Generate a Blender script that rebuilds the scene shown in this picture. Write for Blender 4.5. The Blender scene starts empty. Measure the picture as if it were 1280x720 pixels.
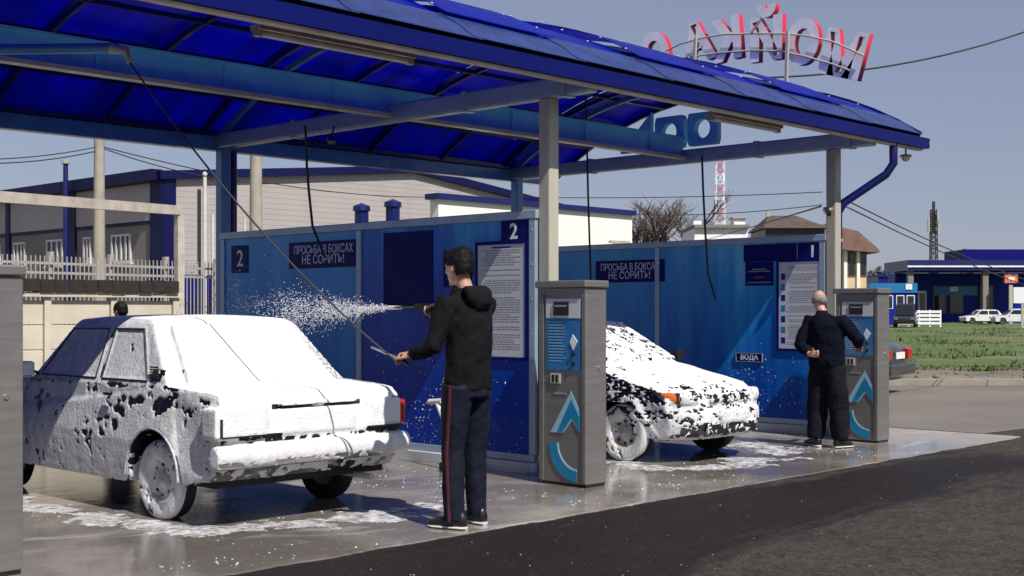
import bpy, bmesh, math, random
import numpy as np
from mathutils import Vector, Matrix, noise
R = math.radians
random.seed(7); noise.seed_set(3)
SC = bpy.context.scene
COL = SC.collection

# ------------------------------------------------------------------ camera
CAM_H = 1.4
cam_d = bpy.data.cameras.new('camera'); cam = bpy.data.objects.new('camera', cam_d); COL.objects.link(cam)
cam_d.sensor_width = 36; cam_d.lens = 36*1613/1280; cam_d.shift_y = 29/1280
cam_d.clip_start = 0.1; cam_d.clip_end = 6000
cam.location = (0, 0, CAM_H)
FX, FY = 0.7230, 0.6909            # forward, right = (FY,-FX)
cam.rotation_euler = (R(90), 0, math.atan2(-FX, FY))
SC.camera = cam
# ------------------------------------------------------------------ sky, sun, exposure
SUNV = Vector((-0.21, -1.0, 1.22)).normalized()
w = bpy.data.worlds.new("World"); SC.world = w; w.use_nodes = True
nt = w.node_tree; nt.nodes.clear()
sky = nt.nodes.new('ShaderNodeTexSky'); sky.sky_type = 'NISHITA'; sky.sun_disc = False
sky.sun_elevation = math.asin(SUNV.z); sky.sun_rotation = math.atan2(SUNV.x, SUNV.y)
sky.air_density = 1.0; sky.dust_density = 0.6; sky.ozone_density = 1.6; sky.altitude = 300
hs = nt.nodes.new('ShaderNodeHueSaturation'); hs.inputs['Saturation'].default_value = 0.80; hs.inputs['Value'].default_value = 1.0
mx = nt.nodes.new('ShaderNodeMix'); mx.data_type = 'RGBA'; mx.blend_type = 'MULTIPLY'; mx.inputs['Factor'].default_value = 1
mx.inputs[7].default_value = (0.98, 0.95, 1.06, 1)
bg = nt.nodes.new('ShaderNodeBackground'); bg.inputs['Strength'].default_value = 0.07
ow = nt.nodes.new('ShaderNodeOutputWorld')
nt.links.new(sky.outputs[0], hs.inputs['Color']); nt.links.new(hs.outputs[0], mx.inputs[6])
hz = nt.nodes.new('ShaderNodeMix'); hz.data_type = 'RGBA'; hz.inputs['Factor'].default_value = 0.55; hz.inputs[7].default_value = (3.0, 3.4, 4.75, 1)
nt.links.new(mx.outputs[2], hz.inputs[6]); nt.links.new(hz.outputs[2], bg.inputs['Color']); nt.links.new(bg.outputs[0], ow.inputs['Surface'])
sl = bpy.data.lights.new('sun', 'SUN'); sl.energy = 4.2; sl.angle = R(0.5); sl.color = (1.0, 0.95, 0.87)
so = bpy.data.objects.new('sun', sl); COL.objects.link(so); so.rotation_euler = SUNV.to_track_quat('Z', 'Y').to_euler()
so.location = (0, 0, 30)
SC.view_settings.view_transform = 'Standard'; SC.view_settings.look = 'None'
SC.view_settings.exposure = 0.35; SC.view_settings.gamma = 1.0
SC.cycles.max_bounces = 8; SC.cycles.transparent_max_bounces = 12
SC.cycles.caustics_reflective = False; SC.cycles.caustics_refractive = False

# ------------------------------------------------------------------ materials
def s2l(c):
    return tuple((x/255/12.92 if x/255 <= 0.04045 else ((x/255+0.055)/1.055)**2.4) for x in c)
class NT:
    def __init__(s, name):
        s.m = bpy.data.materials.new(name); s.m.use_nodes = True
        s.t = s.m.node_tree; s.b = s.t.nodes['Principled BSDF']; s.o = s.t.nodes['Material Output']
        s.tc = s.t.nodes.new('ShaderNodeTexCoord')
    def n(s, typ, **kw):
        n = s.t.nodes.new(typ)
        for k, v in kw.items(): setattr(n, k, v)
        return n
    def l(s, a, b): s.t.links.new(a, b)
    def noise(s, scale, detail=4, rough=0.55, vec=None, stretch=None, dist=0.0):
        n = s.n('ShaderNodeTexNoise'); n.inputs['Scale'].default_value = scale
        n.inputs['Detail'].default_value = detail; n.inputs['Roughness'].default_value = rough
        n.inputs['Distortion'].default_value = dist
        src = vec or s.tc.outputs['Object']
        if stretch:
            mp = s.n('ShaderNodeMapping'); mp.inputs['Scale'].default_value = stretch; s.l(src, mp.inputs['Vector']); src = mp.outputs[0]
        s.l(src, n.inputs['Vector']); return n.outputs['Fac']
    def ramp(s, fac, stops, interp='LINEAR'):
        r = s.n('ShaderNodeValToRGB'); r.color_ramp.interpolation = interp
        e = r.color_ramp.elements
        while len(e) < len(stops): e.new(0.5)
        for i, (p, c) in enumerate(stops):
            e[i].position = p; e[i].color = (c if len(c) == 4 else (*c, 1)) if hasattr(c, '__len__') else (c, c, c, 1)
        s.l(fac, r.inputs[0]); return r.outputs[0]
    def mix(s, fac, a, b, blend='MIX'):
        m = s.n('ShaderNodeMix', data_type='RGBA', blend_type=blend)
        for v, i in ((fac, 0), (a, 6), (b, 7)):
            if hasattr(v, 'is_linked'): s.l(v, m.inputs[i])
            elif hasattr(v, '__len__'): m.inputs[i].default_value = (*v, 1) if len(v) == 3 else v
            else: m.inputs[i].default_value = v if i == 0 else (v, v, v, 1)
        return m.outputs[2]
    def math(s, op, a, b=0.0, c=None, clamp=False):
        m = s.n('ShaderNodeMath', operation=op); m.use_clamp = clamp
        for v, i in ((a, 0), (b, 1), (c, 2)):
            if v is None: continue
            if hasattr(v, 'is_linked'): s.l(v, m.inputs[i])
            else: m.inputs[i].default_value = v
        return m.outputs[0]
    def set(s, key, v):
        if hasattr(v, 'is_linked'): s.l(v, s.b.inputs[key])
        elif hasattr(v, '__len__') and len(v) == 3: s.b.inputs[key].default_value = (*v, 1)
        else: s.b.inputs[key].default_value = v
    def bump(s, h, strength=0.3, dist=0.01):
        b = s.n('ShaderNodeBump'); b.inputs['Strength'].default_value = strength; b.inputs['Distance'].default_value = dist
        s.l(h, b.inputs['Height']); s.l(b.outputs[0], s.b.inputs['Normal'])
    def xyz(s):
        x = s.n('ShaderNodeSeparateXYZ'); s.l(s.tc.outputs['Object'], x.inputs[0]); return x.outputs

def pbr(name, base, rough=0.6, metal=0.0, var=0.18, scale=4.0, bump=0.15, bscale=60, bdist=0.004, coat=0.0, base2=None, stretch=None, spec=0.5):
    m = NT(name)
    f = m.noise(scale, 5, 0.6, stretch=stretch)
    b2 = base2 or tuple(c*(1-var) for c in base); b1 = base if base2 else tuple(min(1, c*(1+var)) for c in base)
    m.set('Base Color', m.mix(m.ramp(f, [(0.3, 0.0), (0.7, 1.0)]), b1, b2))
    m.set('Roughness', m.ramp(m.noise(scale*2.3, 3), [(0.3, max(0.02, rough-0.08)), (0.7, min(1, rough+0.08))]))
    m.set('Metallic', metal); m.set('Specular IOR Level', spec)
    if coat: m.set('Coat Weight', coat)
    if bump: m.bump(m.noise(bscale, 4), bump, bdist)
    return m.m

M = {}
M['steel_blue'] = pbr('steel_blue_paint', (0.08, 0.25, 0.48), 0.35, 0.0, 0.2, 2.5, 0.08, 30, coat=0.3)
M['light_blue'] = pbr('light_blue_paint', (0.18, 0.64, 0.94), 0.4, 0.0, 0.15, 2.5, 0.08, 30)
M['grey_post'] = pbr('grey_painted_steel', (0.46, 0.44, 0.36), 0.35, 0.1, 0.15, 3, 0.06, 25, stretch=(1, 1, 0.2))
M['alu'] = pbr('aluminium_blue_grey', (0.34, 0.44, 0.55), 0.35, 0.3, 0.12, 5, 0.05, 30)
M['gutter'] = pbr('gutter_blue', (0.002, 0.007, 0.13), 0.4, 0.0, 0.15, 2, 0.05, 15, spec=0.25)
M['hall_trim'] = pbr('hall_trim_navy', (0.003, 0.005, 0.055), 0.5, 0.0, 0.15, 0.5, 0.05, 5, spec=0.25)
M['fence_white_shaded'] = pbr('shaded_white_paint', (0.36, 0.34, 0.32), 0.6, 0, 0.15, 4, 0.1, 30)  # white of the picket fence, darkened: its shade is put into the colour
M['dark_blue'] = pbr('dark_blue_paint', (0.004, 0.009, 0.11), 0.4, 0.0, 0.2, 3, 0.05, 20, coat=0.2)
M['navy'] = pbr('navy_print', (0.003, 0.006, 0.13), 0.5, 0, 0.1, 3, 0.03, 20, spec=0.15)
M['royal'] = pbr('royal_blue_print', (0.004, 0.02, 0.30), 0.4, 0, 0.15, 2, 0.03, 20, spec=0.2)
M['white_print'] = pbr('white_print', (0.78, 0.80, 0.82), 0.5, 0, 0.04, 6, 0.0)
M['paper'] = pbr('notice_print', (0.56, 0.58, 0.62), 0.4, 0, 0.05, 2, 0.02, 20)
M['grey_print'] = pbr('grey_print', (0.26, 0.27, 0.31), 0.6, 0, 0.05, 2, 0.0)
M['pale_text'] = pbr('pale_lettering', (0.80, 0.84, 0.95), 0.5, 0, 0.1, 8, 0.0)
M['cyan_print'] = pbr('cyan_print', (0.01, 0.22, 0.42), 0.3, 0, 0.15, 6, 0.0)
M['ice_print'] = pbr('ice_blue_print', (0.32, 0.52, 0.66), 0.3, 0, 0.1, 6, 0.0)
M['panel_blue'] = pbr('kiosk_panel_blue', (0.02, 0.17, 0.42), 0.25, 0, 0.15, 9, 0.0)
M['steel'] = pbr('brushed_steel', (0.24, 0.23, 0.22), 0.45, 0.55, 0.12, 3, 0.08, 90, 0.001, stretch=(1, 1, 12))
M['black'] = pbr('black_plastic', (0.012, 0.012, 0.014), 0.35, 0, 0.2, 6, 0.05, 40)
M['rubber'] = pbr('rubber', (0.012, 0.012, 0.013), 0.75, 0, 0.25, 8, 0.3, 60)
M['glass'] = pbr('dark_glass', (0.012, 0.016, 0.02), 0.06, 0, 0.1, 2, 0.0, coat=0.5)
M['paint_dark'] = pbr('dark_car_paint', (0.012, 0.014, 0.018), 0.2, 0.0, 0.3, 3, 0.02, 20, coat=0.8)
M['chrome'] = pbr('dull_chrome', (0.55, 0.55, 0.56), 0.25, 0.9, 0.1, 6, 0.03, 30)
M['red_lens'] = pbr('red_lens', (0.45, 0.008, 0.01), 0.15, 0, 0.15, 12, 0.1, 80, coat=0.6)
M['orange_lens'] = pbr('orange_lens', (0.75, 0.17, 0.03), 0.15, 0, 0.15, 12, 0.1, 80, coat=0.6)
M['red_paint'] = pbr('red_paint', (0.55, 0.03, 0.06), 0.4, 0, 0.2, 3, 0.05, 20)
M['letter_back'] = pbr('letter_back_white', (0.88, 0.87, 0.88), 0.5, 0, 0.12, 4, 0.05, 20)
M['white_metal'] = pbr('white_painted_metal', (0.62, 0.60, 0.58), 0.4, 0, 0.1, 4, 0.1, 30)
M['cream_pipe'] = pbr('cream_painted_pipe', (0.50, 0.45, 0.38), 0.5, 0, 0.2, 4, 0.1, 30)
M['concrete_pole'] = pbr('concrete_pole', (0.36, 0.33, 0.27), 0.85, 0, 0.15, 3, 0.3, 25)
M['cream_concrete'] = pbr('cream_concrete', (0.55, 0.50, 0.41), 0.9, 0, 0.15, 1.5, 0.4, 20, 0.01)
M['plinth'] = pbr('pale_plinth', (0.52, 0.54, 0.55), 0.6, 0, 0.2, 4, 0.3, 25)
M['dark_boards'] = pbr('dark_tarred_boards', (0.026, 0.019, 0.017), 0.9, 0, 0.3, 3, 0.3, 12)
M['flash'] = pbr('grey_blue_flashing', (0.014, 0.032, 0.15), 0.5, 0, 0.35, 4, 0.3, 6, 0.01, coat=0.1)
M['brown_roof'] = pbr('brown_roof', (0.09, 0.06, 0.05), 0.8, 0, 0.3, 3, 0.3, 12)
M['clay_roof'] = pbr('clay_roof', (0.20, 0.11, 0.09), 0.8, 0, 0.25, 2, 0.3, 12)
M['grey_wall'] = pbr('grey_render', (0.22, 0.20, 0.185), 0.9, 0, 0.12, 0.4, 0.3, 10, 0.01)
M['beige_siding'] = pbr('beige_siding', (0.40, 0.365, 0.355), 0.6, 0, 0.06, 0.5, 0.1, 10)
M['white_wall'] = pbr('white_rendered_wall', (0.86, 0.84, 0.76), 0.8, 0, 0.04, 1, 0.15, 15)
M['yellow_wall'] = pbr('yellow_rendered_wall', (0.68, 0.52, 0.34), 0.85, 0, 0.08, 1, 0.2, 15)
M['hose'] = pbr('dark_hose', (0.02, 0.022, 0.03), 0.5, 0, 0.2, 8, 0.05, 50)
M['wire'] = pbr('dark_wire', (0.03, 0.03, 0.035), 0.6, 0, 0.2, 3, 0)
M['bark'] = pbr('grey_brown_bark', (0.13, 0.10, 0.09), 0.9, 0, 0.25, 2, 0.3, 12)
M['fir'] = pbr('dark_fir_needles', (0.03, 0.045, 0.03), 0.85, 0, 0.4, 1, 0.2, 5)
M['skin'] = pbr('skin', (0.50, 0.27, 0.19), 0.5, 0, 0.12, 14, 0.1, 90)
M['hair'] = pbr('black_hair', (0.005, 0.0045, 0.0045), 0.6, 0, 0.3, 30, 0.6, 160, 0.004, spec=0.2)
M['grey_hair'] = pbr('short_grey_hair', (0.22, 0.19, 0.17), 0.8, 0, 0.3, 30, 0.4, 160)
M['hoodie'] = pbr('black_hoodie_cloth', (0.009, 0.0085, 0.010), 0.9, 0, 0.25, 6, 0.35, 28, 0.006, spec=0.1)
M['track'] = pbr('navy_track_cloth', (0.009, 0.011, 0.024), 0.72, 0, 0.25, 5, 0.35, 18, 0.008, spec=0.15)
M['sweater'] = pbr('navy_sweater_cloth', (0.004, 0.005, 0.013), 0.92, 0, 0.25, 6, 0.35, 28, 0.006, spec=0.1)
M['trousers'] = pbr('charcoal_trousers_cloth', (0.010, 0.010, 0.016), 0.9, 0, 0.25, 5, 0.4, 14, 0.01, spec=0.1)
M['stripe'] = pbr('dark_red_stripe_cloth', (0.055, 0.004, 0.010), 0.8, 0, 0.2, 5, 0.1, 20)
M['sole'] = pbr('white_rubber_sole', (0.55, 0.54, 0.52), 0.6, 0, 0.15, 8, 0.1, 30)
M['orange_sign'] = pbr('orange_sign_face', (0.75, 0.20, 0.06), 0.4, 0, 0.1, 3, 0)
M['car_white'] = pbr('white_car_paint', (0.70, 0.70, 0.70), 0.25, 0, 0.05, 2, 0, coat=0.6)
M['car_grey'] = pbr('dark_grey_car_paint', (0.03, 0.032, 0.038), 0.25, 0.2, 0.2, 2, 0, coat=0.6)
M['kerb'] = pbr('kerb_concrete', (0.30, 0.27, 0.235), 0.9, 0, 0.2, 1.2, 0.4, 20, 0.01)

def mk_foam(name, col, fs=30):
    m = NT(name)
    at_ = m.n('ShaderNodeAttribute'); at_.attribute_name = 'thin'
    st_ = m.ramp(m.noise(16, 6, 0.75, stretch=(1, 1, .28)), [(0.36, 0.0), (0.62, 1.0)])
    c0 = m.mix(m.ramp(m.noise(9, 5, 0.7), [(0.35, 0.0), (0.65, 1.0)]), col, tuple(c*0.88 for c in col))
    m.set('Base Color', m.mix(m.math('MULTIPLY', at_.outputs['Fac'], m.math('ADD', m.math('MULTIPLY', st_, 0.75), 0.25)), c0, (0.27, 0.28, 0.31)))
    m.set('Roughness', 0.75); m.set('Subsurface Weight', 0.0)
    v = m.n('ShaderNodeTexVoronoi'); v.inputs['Scale'].default_value = 55; m.l(m.tc.outputs['Object'], v.inputs['Vector'])
    h = m.math('ADD', m.noise(fs, 6, 0.75), m.math('MULTIPLY', v.outputs['Distance'], 0.5))
    m.bump(h, 0.35, 0.015)
    return m.m
M['foam'] = mk_foam('white_snow_foam', (0.86, 0.86, 0.87))
M['suds'] = mk_foam('thin_grey_suds', (0.74, 0.74, 0.77), 40)
def thin(m):
    t = m.node_tree; b = t.nodes['Principled BSDF']; tc = t.nodes.new('ShaderNodeTexCoord'); n = t.nodes.new('ShaderNodeTexNoise')
    n.inputs['Scale'].default_value = 9; n.inputs['Detail'].default_value = 8; n.inputs['Roughness'].default_value = 0.75
    r = t.nodes.new('ShaderNodeValToRGB'); r.color_ramp.elements[0].position = .40; r.color_ramp.elements[0].color = (.10,.10,.10,1); r.color_ramp.elements[1].position = .62
    t.links.new(tc.outputs['Object'], n.inputs['Vector']); t.links.new(n.outputs['Fac'], r.inputs[0]); t.links.new(r.outputs[0], b.inputs['Alpha'])
thin(M['suds'])

def mk_roof():
    m = NT('blue_polycarbonate')
    f = m.ramp(m.noise(1.3, 6, 0.7, stretch=(1.6, 0.3, 0.3)), [(.32, 0.0), (.68, 1.0)])
    c = m.mix(f, (0.002, 0.012, 0.36), (0.003, 0.02, 0.52))
    m.set('Base Color', c); m.set('Roughness', 0.3); m.set('Specular IOR Level', 0.3)
    m.bump(m.noise(3.0, 3, 0.5, stretch=(1.5, 0.6, 0.6)), 0.15, 0.03)
    tr = m.n('ShaderNodeBsdfTranslucent'); m.l(m.mix(f, (0.001, 0.010, 0.36), (0.002, 0.028, 0.85)), tr.inputs['Color'])
    ms = m.n('ShaderNodeMixShader'); ms.inputs[0].default_value = 0.5
    m.l(m.b.outputs[0], ms.inputs[1]); m.l(tr.outputs[0], ms.inputs[2]); m.l(ms.outputs[0], m.o.inputs['Surface'])
    return m.m
M['poly'] = mk_roof()

def mk_banner(name, stops, seed, streak=0.5):
    """printed water picture: colours of the print run in soft vertical streaks and a height band"""
    m = NT(name)
    x = m.xyz()
    n1 = m.noise(1.1, 4, 0.6, stretch=(1, 1.6, 0.35)); n2 = m.noise(3.5, 5, 0.65, stretch=(1, 1.5, 0.12), dist=0.6)
    h = m.math('MULTIPLY', x[2], 0.42)
    h = m.math('ADD', h, m.math('MULTIPLY', m.math('SUBTRACT', n1, 0.5), 0.9))
    h = m.math('ADD', h, m.math('MULTIPLY', m.math('SUBTRACT', n2, 0.5), streak))
    m.set('Base Color', m.ramp(h, stops)); m.set('Roughness', 0.28); m.set('Coat Weight', 0.0); m.set('Specular IOR Level', 0.3)
    m.bump(m.noise(1.6, 2, 0.5, stretch=(1, 1, 0.6)), 0.12, 0.03)
    return m.m
M['banner_a'] = mk_banner('water_print_teal', [(0.10, (0.004, 0.11, 0.40)), (0.40, (0.014, 0.23, 0.62)), (0.75, (0.05, 0.40, 0.80)), (1.0, (0.12, 0.54, 0.86))], 1, 0.4)
M['banner_c'] = mk_banner('water_print_bright', [(0.15, (0.003, 0.06, 0.36)), (0.45, (0.008, 0.15, 0.54)), (0.8, (0.04, 0.36, 0.76)), (1.0, (0.16, 0.58, 0.86))], 3, 0.55)
M['banner_b'] = mk_banner('water_print_deep', [(0.2, (0.002, 0.03, 0.32)), (0.55, (0.003, 0.055, 0.42)), (0.85, (0.012, 0.18, 0.60)), (1.0, (0.05, 0.36, 0.74))], 2, 0.35)

def mk_concrete():
    m = NT('wet_concrete')
    big = m.noise(0.55, 5, 0.6); mid = m.noise(2.6, 6, 0.65, dist=0.4); fine = m.noise(70, 4, 0.7)
    dry = m.mix(mid, (0.44, 0.395, 0.35), (0.27, 0.24, 0.215))
    wet = m.mix(mid, (0.22, 0.195, 0.172), (0.12, 0.107, 0.098))
    fx = m.math('MULTIPLY', m.math('MAXIMUM', m.math('SUBTRACT', m.xyz()[0], 11.6), 0.0), 0.10)
    wm = m.ramp(m.math('ADD', m.math('ADD', m.math('MULTIPLY', big, 0.75), m.math('MULTIPLY', mid, 0.35)), fx), [(0.47, 0.0), (0.65, 1.0)])
    c = m.mix(wm, wet, dry)
    c = m.mix(m.ramp(fine, [(0.35, 0.25), (0.6, 0.0)]), c, (0.05, 0.045, 0.04))
    sm = m.ramp(m.noise(1.3, 6, 0.7, dist=1.2, stretch=(0.6, 1.3, 1)), [(0.56, 0.0), (0.66, 0.55)])
    c = m.mix(sm, c, (0.5, 0.5, 0.5))
    m.set('Base Color', c)
    m.set('Roughness', m.ramp(m.math('ADD', fx, m.math('ADD', m.math('MULTIPLY', big, 0.6), m.math('MULTIPLY', mid, 0.5))), [(0.49, 0.035), (0.61, 0.11), (0.73, 0.45)]))
    m.bump(m.math('ADD', m.math('MULTIPLY', fine, 0.2), m.noise(7, 5, 0.6)), 0.14, 0.01)
    return m.m
M['concrete'] = mk_concrete()

def mk_asphalt():
    m = NT('asphalt')
    big = m.noise(0.30, 7, 0.68, dist=1.6, stretch=(0.5, 1.7, 1)); mid = m.noise(1.3, 6, 0.7, dist=.5, stretch=(0.6, 1.5, 1)); fine = m.noise(95, 3, 0.8); fin2 = m.noise(30, 4, 0.8)
    dry = m.mix(mid, (0.150, 0.130, 0.116), (0.055, 0.046, 0.042))
    wet = m.mix(mid, (0.009, 0.007, 0.008), (0.032, 0.024, 0.023))
    x = m.xyz()
    # the run-off lies along the apron and thins out away from it
    t = m.math('MULTIPLY', m.math('SUBTRACT', x[1], 4.35), 0.15)
    t = m.math('SUBTRACT', m.math('ADD', big, 0.05), m.math('MINIMUM', m.math('MAXIMUM', t, -0.26), 0.10))
    far = m.math('MULTIPLY', m.math('MAXIMUM', m.math('SUBTRACT', x[0], 12.0), 0.0), 0.10)
    t = m.math('ADD', m.math('ADD', t, far), m.math('MULTIPLY', m.math('SUBTRACT', mid, .5), .35))
    wm = m.ramp(t, [(0.50, 0.0), (0.63, 1.0)])
    c = m.mix(wm, wet, dry)
    c = m.mix(m.ramp(fin2, [(0.54, 0.0), (0.72, 0.28)]), c, (0.20, 0.17, 0.155))
    c = m.mix(m.ramp(fine, [(0.36, 0.6), (0.55, 0.0)]), c, (0.012, 0.010, 0.010))
    m8 = m.noise(7, 6, 0.8, dist=.8); m25 = m.noise(26, 5, 0.85)
    c = m.mix(m.ramp(m8, [(0.38, 0.55), (0.56, 0.0)]), c, (0.022, 0.018, 0.017))
    c = m.mix(m.ramp(m25, [(0.42, 0.50), (0.54, 0.0)]), c, (0.014, 0.011, 0.011))
    c = m.mix(m.ramp(m25, [(0.60, 0.0), (0.72, 0.45)]), c, (0.20, 0.175, 0.155))
    m.set('Base Color', c)
    m.set('Roughness', m.mix(wm, m.ramp(mid, [(0.4, 0.48), (0.66, 0.75)]), 0.92)); m.set('Specular IOR Level', 0.12)
    m.bump(m.math('ADD', fine, m.math('ADD', m.math('MULTIPLY', fin2, 0.9), m.math('MULTIPLY', m8, 2.0))), 0.8, 0.012)
    return m.m
M['asphalt'] = mk_asphalt()
def mk_grass():
    m = NT('meadow_ground')
    a = m.noise(0.22, 6, 0.7, stretch=(0.5, 0.5, 1)); b = m.noise(1.6, 5, 0.7)
    g = m.mix(b, (0.045, 0.095, 0.018), (0.095, 0.14, 0.032))
    c = m.mix(m.ramp(a, [(0.45, 0.0), (0.60, 0.85)]), g, (0.17, 0.145, 0.095))
    m.set('Base Color', c); m.set('Roughness', 0.95); m.bump(b, 0.6, 0.1)
    return m.m
M['grass'] = mk_grass()
M['blade'] = pbr('grass_blades', (0.065, 0.105, 0.022), 0.9, 0, 0.4, 0.6, 0)
M['dirt'] = pbr('trodden_dirt', (0.17, 0.145, 0.115), 0.95, 0, 0.3, 0.5, 0.5, 14, 0.02)
M['road'] = pbr('dusty_road', (0.165, 0.145, 0.125), 0.92, 0, 0.18, 0.35, 0.4, 40, 0.01)

# ------------------------------------------------------------------ mesh helpers
class MB:
    def __init__(s): s.v = []; s.f = []; s.mi = []
    def add(s, vs, fs, mi=0):
        o = len(s.v); s.v += [tuple(v) for v in vs]; s.f += [tuple(i+o for i in f) for f in fs]; s.mi += [mi]*len(fs); return s
    def box(s, lo, hi, mi=0, mat=None):
        x0, y0, z0 = lo; x1, y1, z1 = hi
        vs = [(x0,y0,z0),(x1,y0,z0),(x1,y1,z0),(x0,y1,z0),(x0,y0,z1),(x1,y0,z1),(x1,y1,z1),(x0,y1,z1)]
        if mat is not None: vs = [mat @ Vector(v) for v in vs]
        return s.add(vs, [(0,3,2,1),(4,5,6,7),(0,1,5,4),(1,2,6,5),(2,3,7,6),(3,0,4,7)], mi)
    def bar(s, a, b, wd, ht, mi=0, up=(0,0,1)):
        a = Vector(a); b = Vector(b); d = (b-a).normalized(); upv = Vector(up)
        if abs(d.dot(upv)) > 0.98: upv = Vector((1,0,0))
        x = d.cross(upv).normalized(); z = x.cross(d)
        vs = []
        for p in (a, b):
            for sx, sz in ((-1,-1),(1,-1),(1,1),(-1,1)): vs.append(p + x*sx*wd/2 + z*sz*ht/2)
        return s.add(vs, [(0,1,2,3),(7,6,5,4),(0,4,5,1),(1,5,6,2),(2,6,7,3),(3,7,4,0)], mi)
    def tube(s, pts, rad, n=8, mi=0, cap=True):
        pts = [Vector(p) for p in pts]; k = len(pts)
        rad = rad if hasattr(rad, '__len__') else [rad]*k
        t0 = (pts[1]-pts[0]).normalized(); ref = Vector((0,0,1)) if abs(t0.z) < 0.9 else Vector((1,0,0))
        vs = []; x = t0.cross(ref).normalized()
        for i, p in enumerate(pts):
            t = (pts[min(i+1,k-1)]-pts[max(i-1,0)]).normalized()
            x = (x - t*x.dot(t)).normalized(); y = t.cross(x)
            for j in range(n):
                a = 2*math.pi*j/n; vs.append(p + (x*math.cos(a)+y*math.sin(a))*rad[i])
        fs = [(i*n+j, i*n+(j+1)%n, (i+1)*n+(j+1)%n, (i+1)*n+j) for i in range(k-1) for j in range(n)]
        if cap: fs += [tuple(range(n-1,-1,-1)), tuple((k-1)*n+j for j in range(n))]
        return s.add(vs, fs, mi)
    def ell(s, c, r, n=12, m=8, mat=None, mi=0):
        c = Vector(c); vs = [Vector((0,0,-1))]
        for i in range(1, m):
            ph = -math.pi/2 + math.pi*i/m
            for j in range(n):
                a = 2*math.pi*j/n; vs.append(Vector((math.cos(ph)*math.cos(a), math.cos(ph)*math.sin(a), math.sin(ph))))
        vs.append(Vector((0,0,1)))
        vs = [Vector((v.x*r[0], v.y*r[1], v.z*r[2])) for v in vs]
        if mat is not None: vs = [mat @ v for v in vs]
        vs = [v+c for v in vs]
        fs = [(0, 1+(j+1)%n, 1+j) for j in range(n)]
        for i in range(m-2):
            for j in range(n):
                a = 1+i*n; b = a+n; fs.append((a+j, a+(j+1)%n, b+(j+1)%n, b+j))
        l = len(vs)-1; a = 1+(m-2)*n
        fs += [(a+j, a+(j+1)%n, l) for j in range(n)]
        return s.add(vs, fs, mi)
    def rings(s, rs, n=16, mi=0):
        """closed loft: rs = [(center, u, v)] elliptical rings"""
        vs = []
        for c, u, v in rs:
            c, u, v = Vector(c), Vector(u), Vector(v)
            for j in range(n):
                a = 2*math.pi*j/n; vs.append(c + u*math.cos(a) + v*math.sin(a))
        k = len(rs)
        fs = [(i*n+j, i*n+(j+1)%n, (i+1)*n+(j+1)%n, (i+1)*n+j) for i in range(k-1) for j in range(n)]
        fs += [tuple(range(n-1,-1,-1)), tuple((k-1)*n+j for j in range(n))]
        return s.add(vs, fs, mi)
    def lathe(s, prof, axis='x', n=28, mi=0, c=(0,0,0)):
        """prof = [(along, radius)] closed ends if radius 0"""
        vs = []
        for a, r in prof:
            for j in range(n):
                t = 2*math.pi*j/n; p, q = r*math.cos(t), r*math.sin(t)
                v = {'x': (a,p,q), 'y': (q,a,p), 'z': (p,q,a)}[axis]
                vs.append((v[0]+c[0], v[1]+c[1], v[2]+c[2]))
        fs = [(i*n+j, i*n+(j+1)%n, (i+1)*n+(j+1)%n, (i+1)*n+j) for i in range(len(prof)-1) for j in range(n)]
        return s.add(vs, fs, mi)
    def prism(s, poly, axis, a, b, mi=0):
        """2D polygon extruded along an axis; poly coords are the two other axes in order"""
        def P(u, v, w): return {'x': (w,u,v), 'y': (u,w,v), 'z': (u,v,w)}[axis]
        n = len(poly); vs = [P(u,v,a) for u,v in poly] + [P(u,v,b) for u,v in poly]
        fs = [tuple(range(n-1,-1,-1)), tuple(range(n,2*n))] + [(i,(i+1)%n,n+(i+1)%n,n+i) for i in range(n)]
        return s.add(vs, fs, mi)
    def mesh(s, name='mesh', fix=True):
        me = bpy.data.meshes.new(name); me.from_pydata(s.v, [], s.f)
        if any(s.mi): me.polygons.foreach_set('material_index', s.mi)
        if fix:
            bm = bmesh.new(); bm.from_mesh(me); bmesh.ops.recalc_face_normals(bm, faces=bm.faces); bm.to_mesh(me); bm.free()
        me.update(); return me
    def build(s, name, mats, parent=None, smooth=0, bevel=0, loc=None, fix=True, segs=2):
        me = s.mesh(name, fix); o = bpy.data.objects.new(name, me); COL.objects.link(o)
        for mt in (mats if isinstance(mats, (list, tuple)) else [mats]): me.materials.append(mt)
        if parent is not None: o.parent = parent
        if loc: o.location = loc
        if bevel:
            bv = o.modifiers.new('bevel', 'BEVEL'); bv.width = bevel; bv.segments = segs; bv.limit_method = 'ANGLE'; bv.angle_limit = R(40)
            bv.harden_normals = False
        if smooth:
            for p in me.polygons: p.use_smooth = True
            me.set_sharp_from_angle(angle=R(smooth))
        return o
def tag(o, label=None, cat=None, group=None, kind=None):
    if label: o['label'] = label
    if cat: o['category'] = cat
    if group: o['group'] = group
    if kind: o['kind'] = kind
    return o
def empty(name, loc=(0,0,0), rz=0, label=None, cat=None, group=None):
    o = bpy.data.objects.new(name, None); COL.objects.link(o); o.location = loc; o.rotation_euler = (0,0,rz)
    o.empty_display_size = 0.2
    return tag(o, label, cat, group)
def kids(o): return [c for c in COL.objects if c.parent == o]
def copy_tree(o, parent=None):
    ks = kids(o); c = o.copy(); COL.objects.link(c)
    if parent is not None: c.parent = parent
    for k in ks: copy_tree(k, c)
    return c
def inst(name, me, parent=None, loc=(0,0,0), rot=(0,0,0)):
    o = bpy.data.objects.new(name, me); COL.objects.link(o); o.parent = parent; o.location = loc; o.rotation_euler = rot; return o
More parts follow.
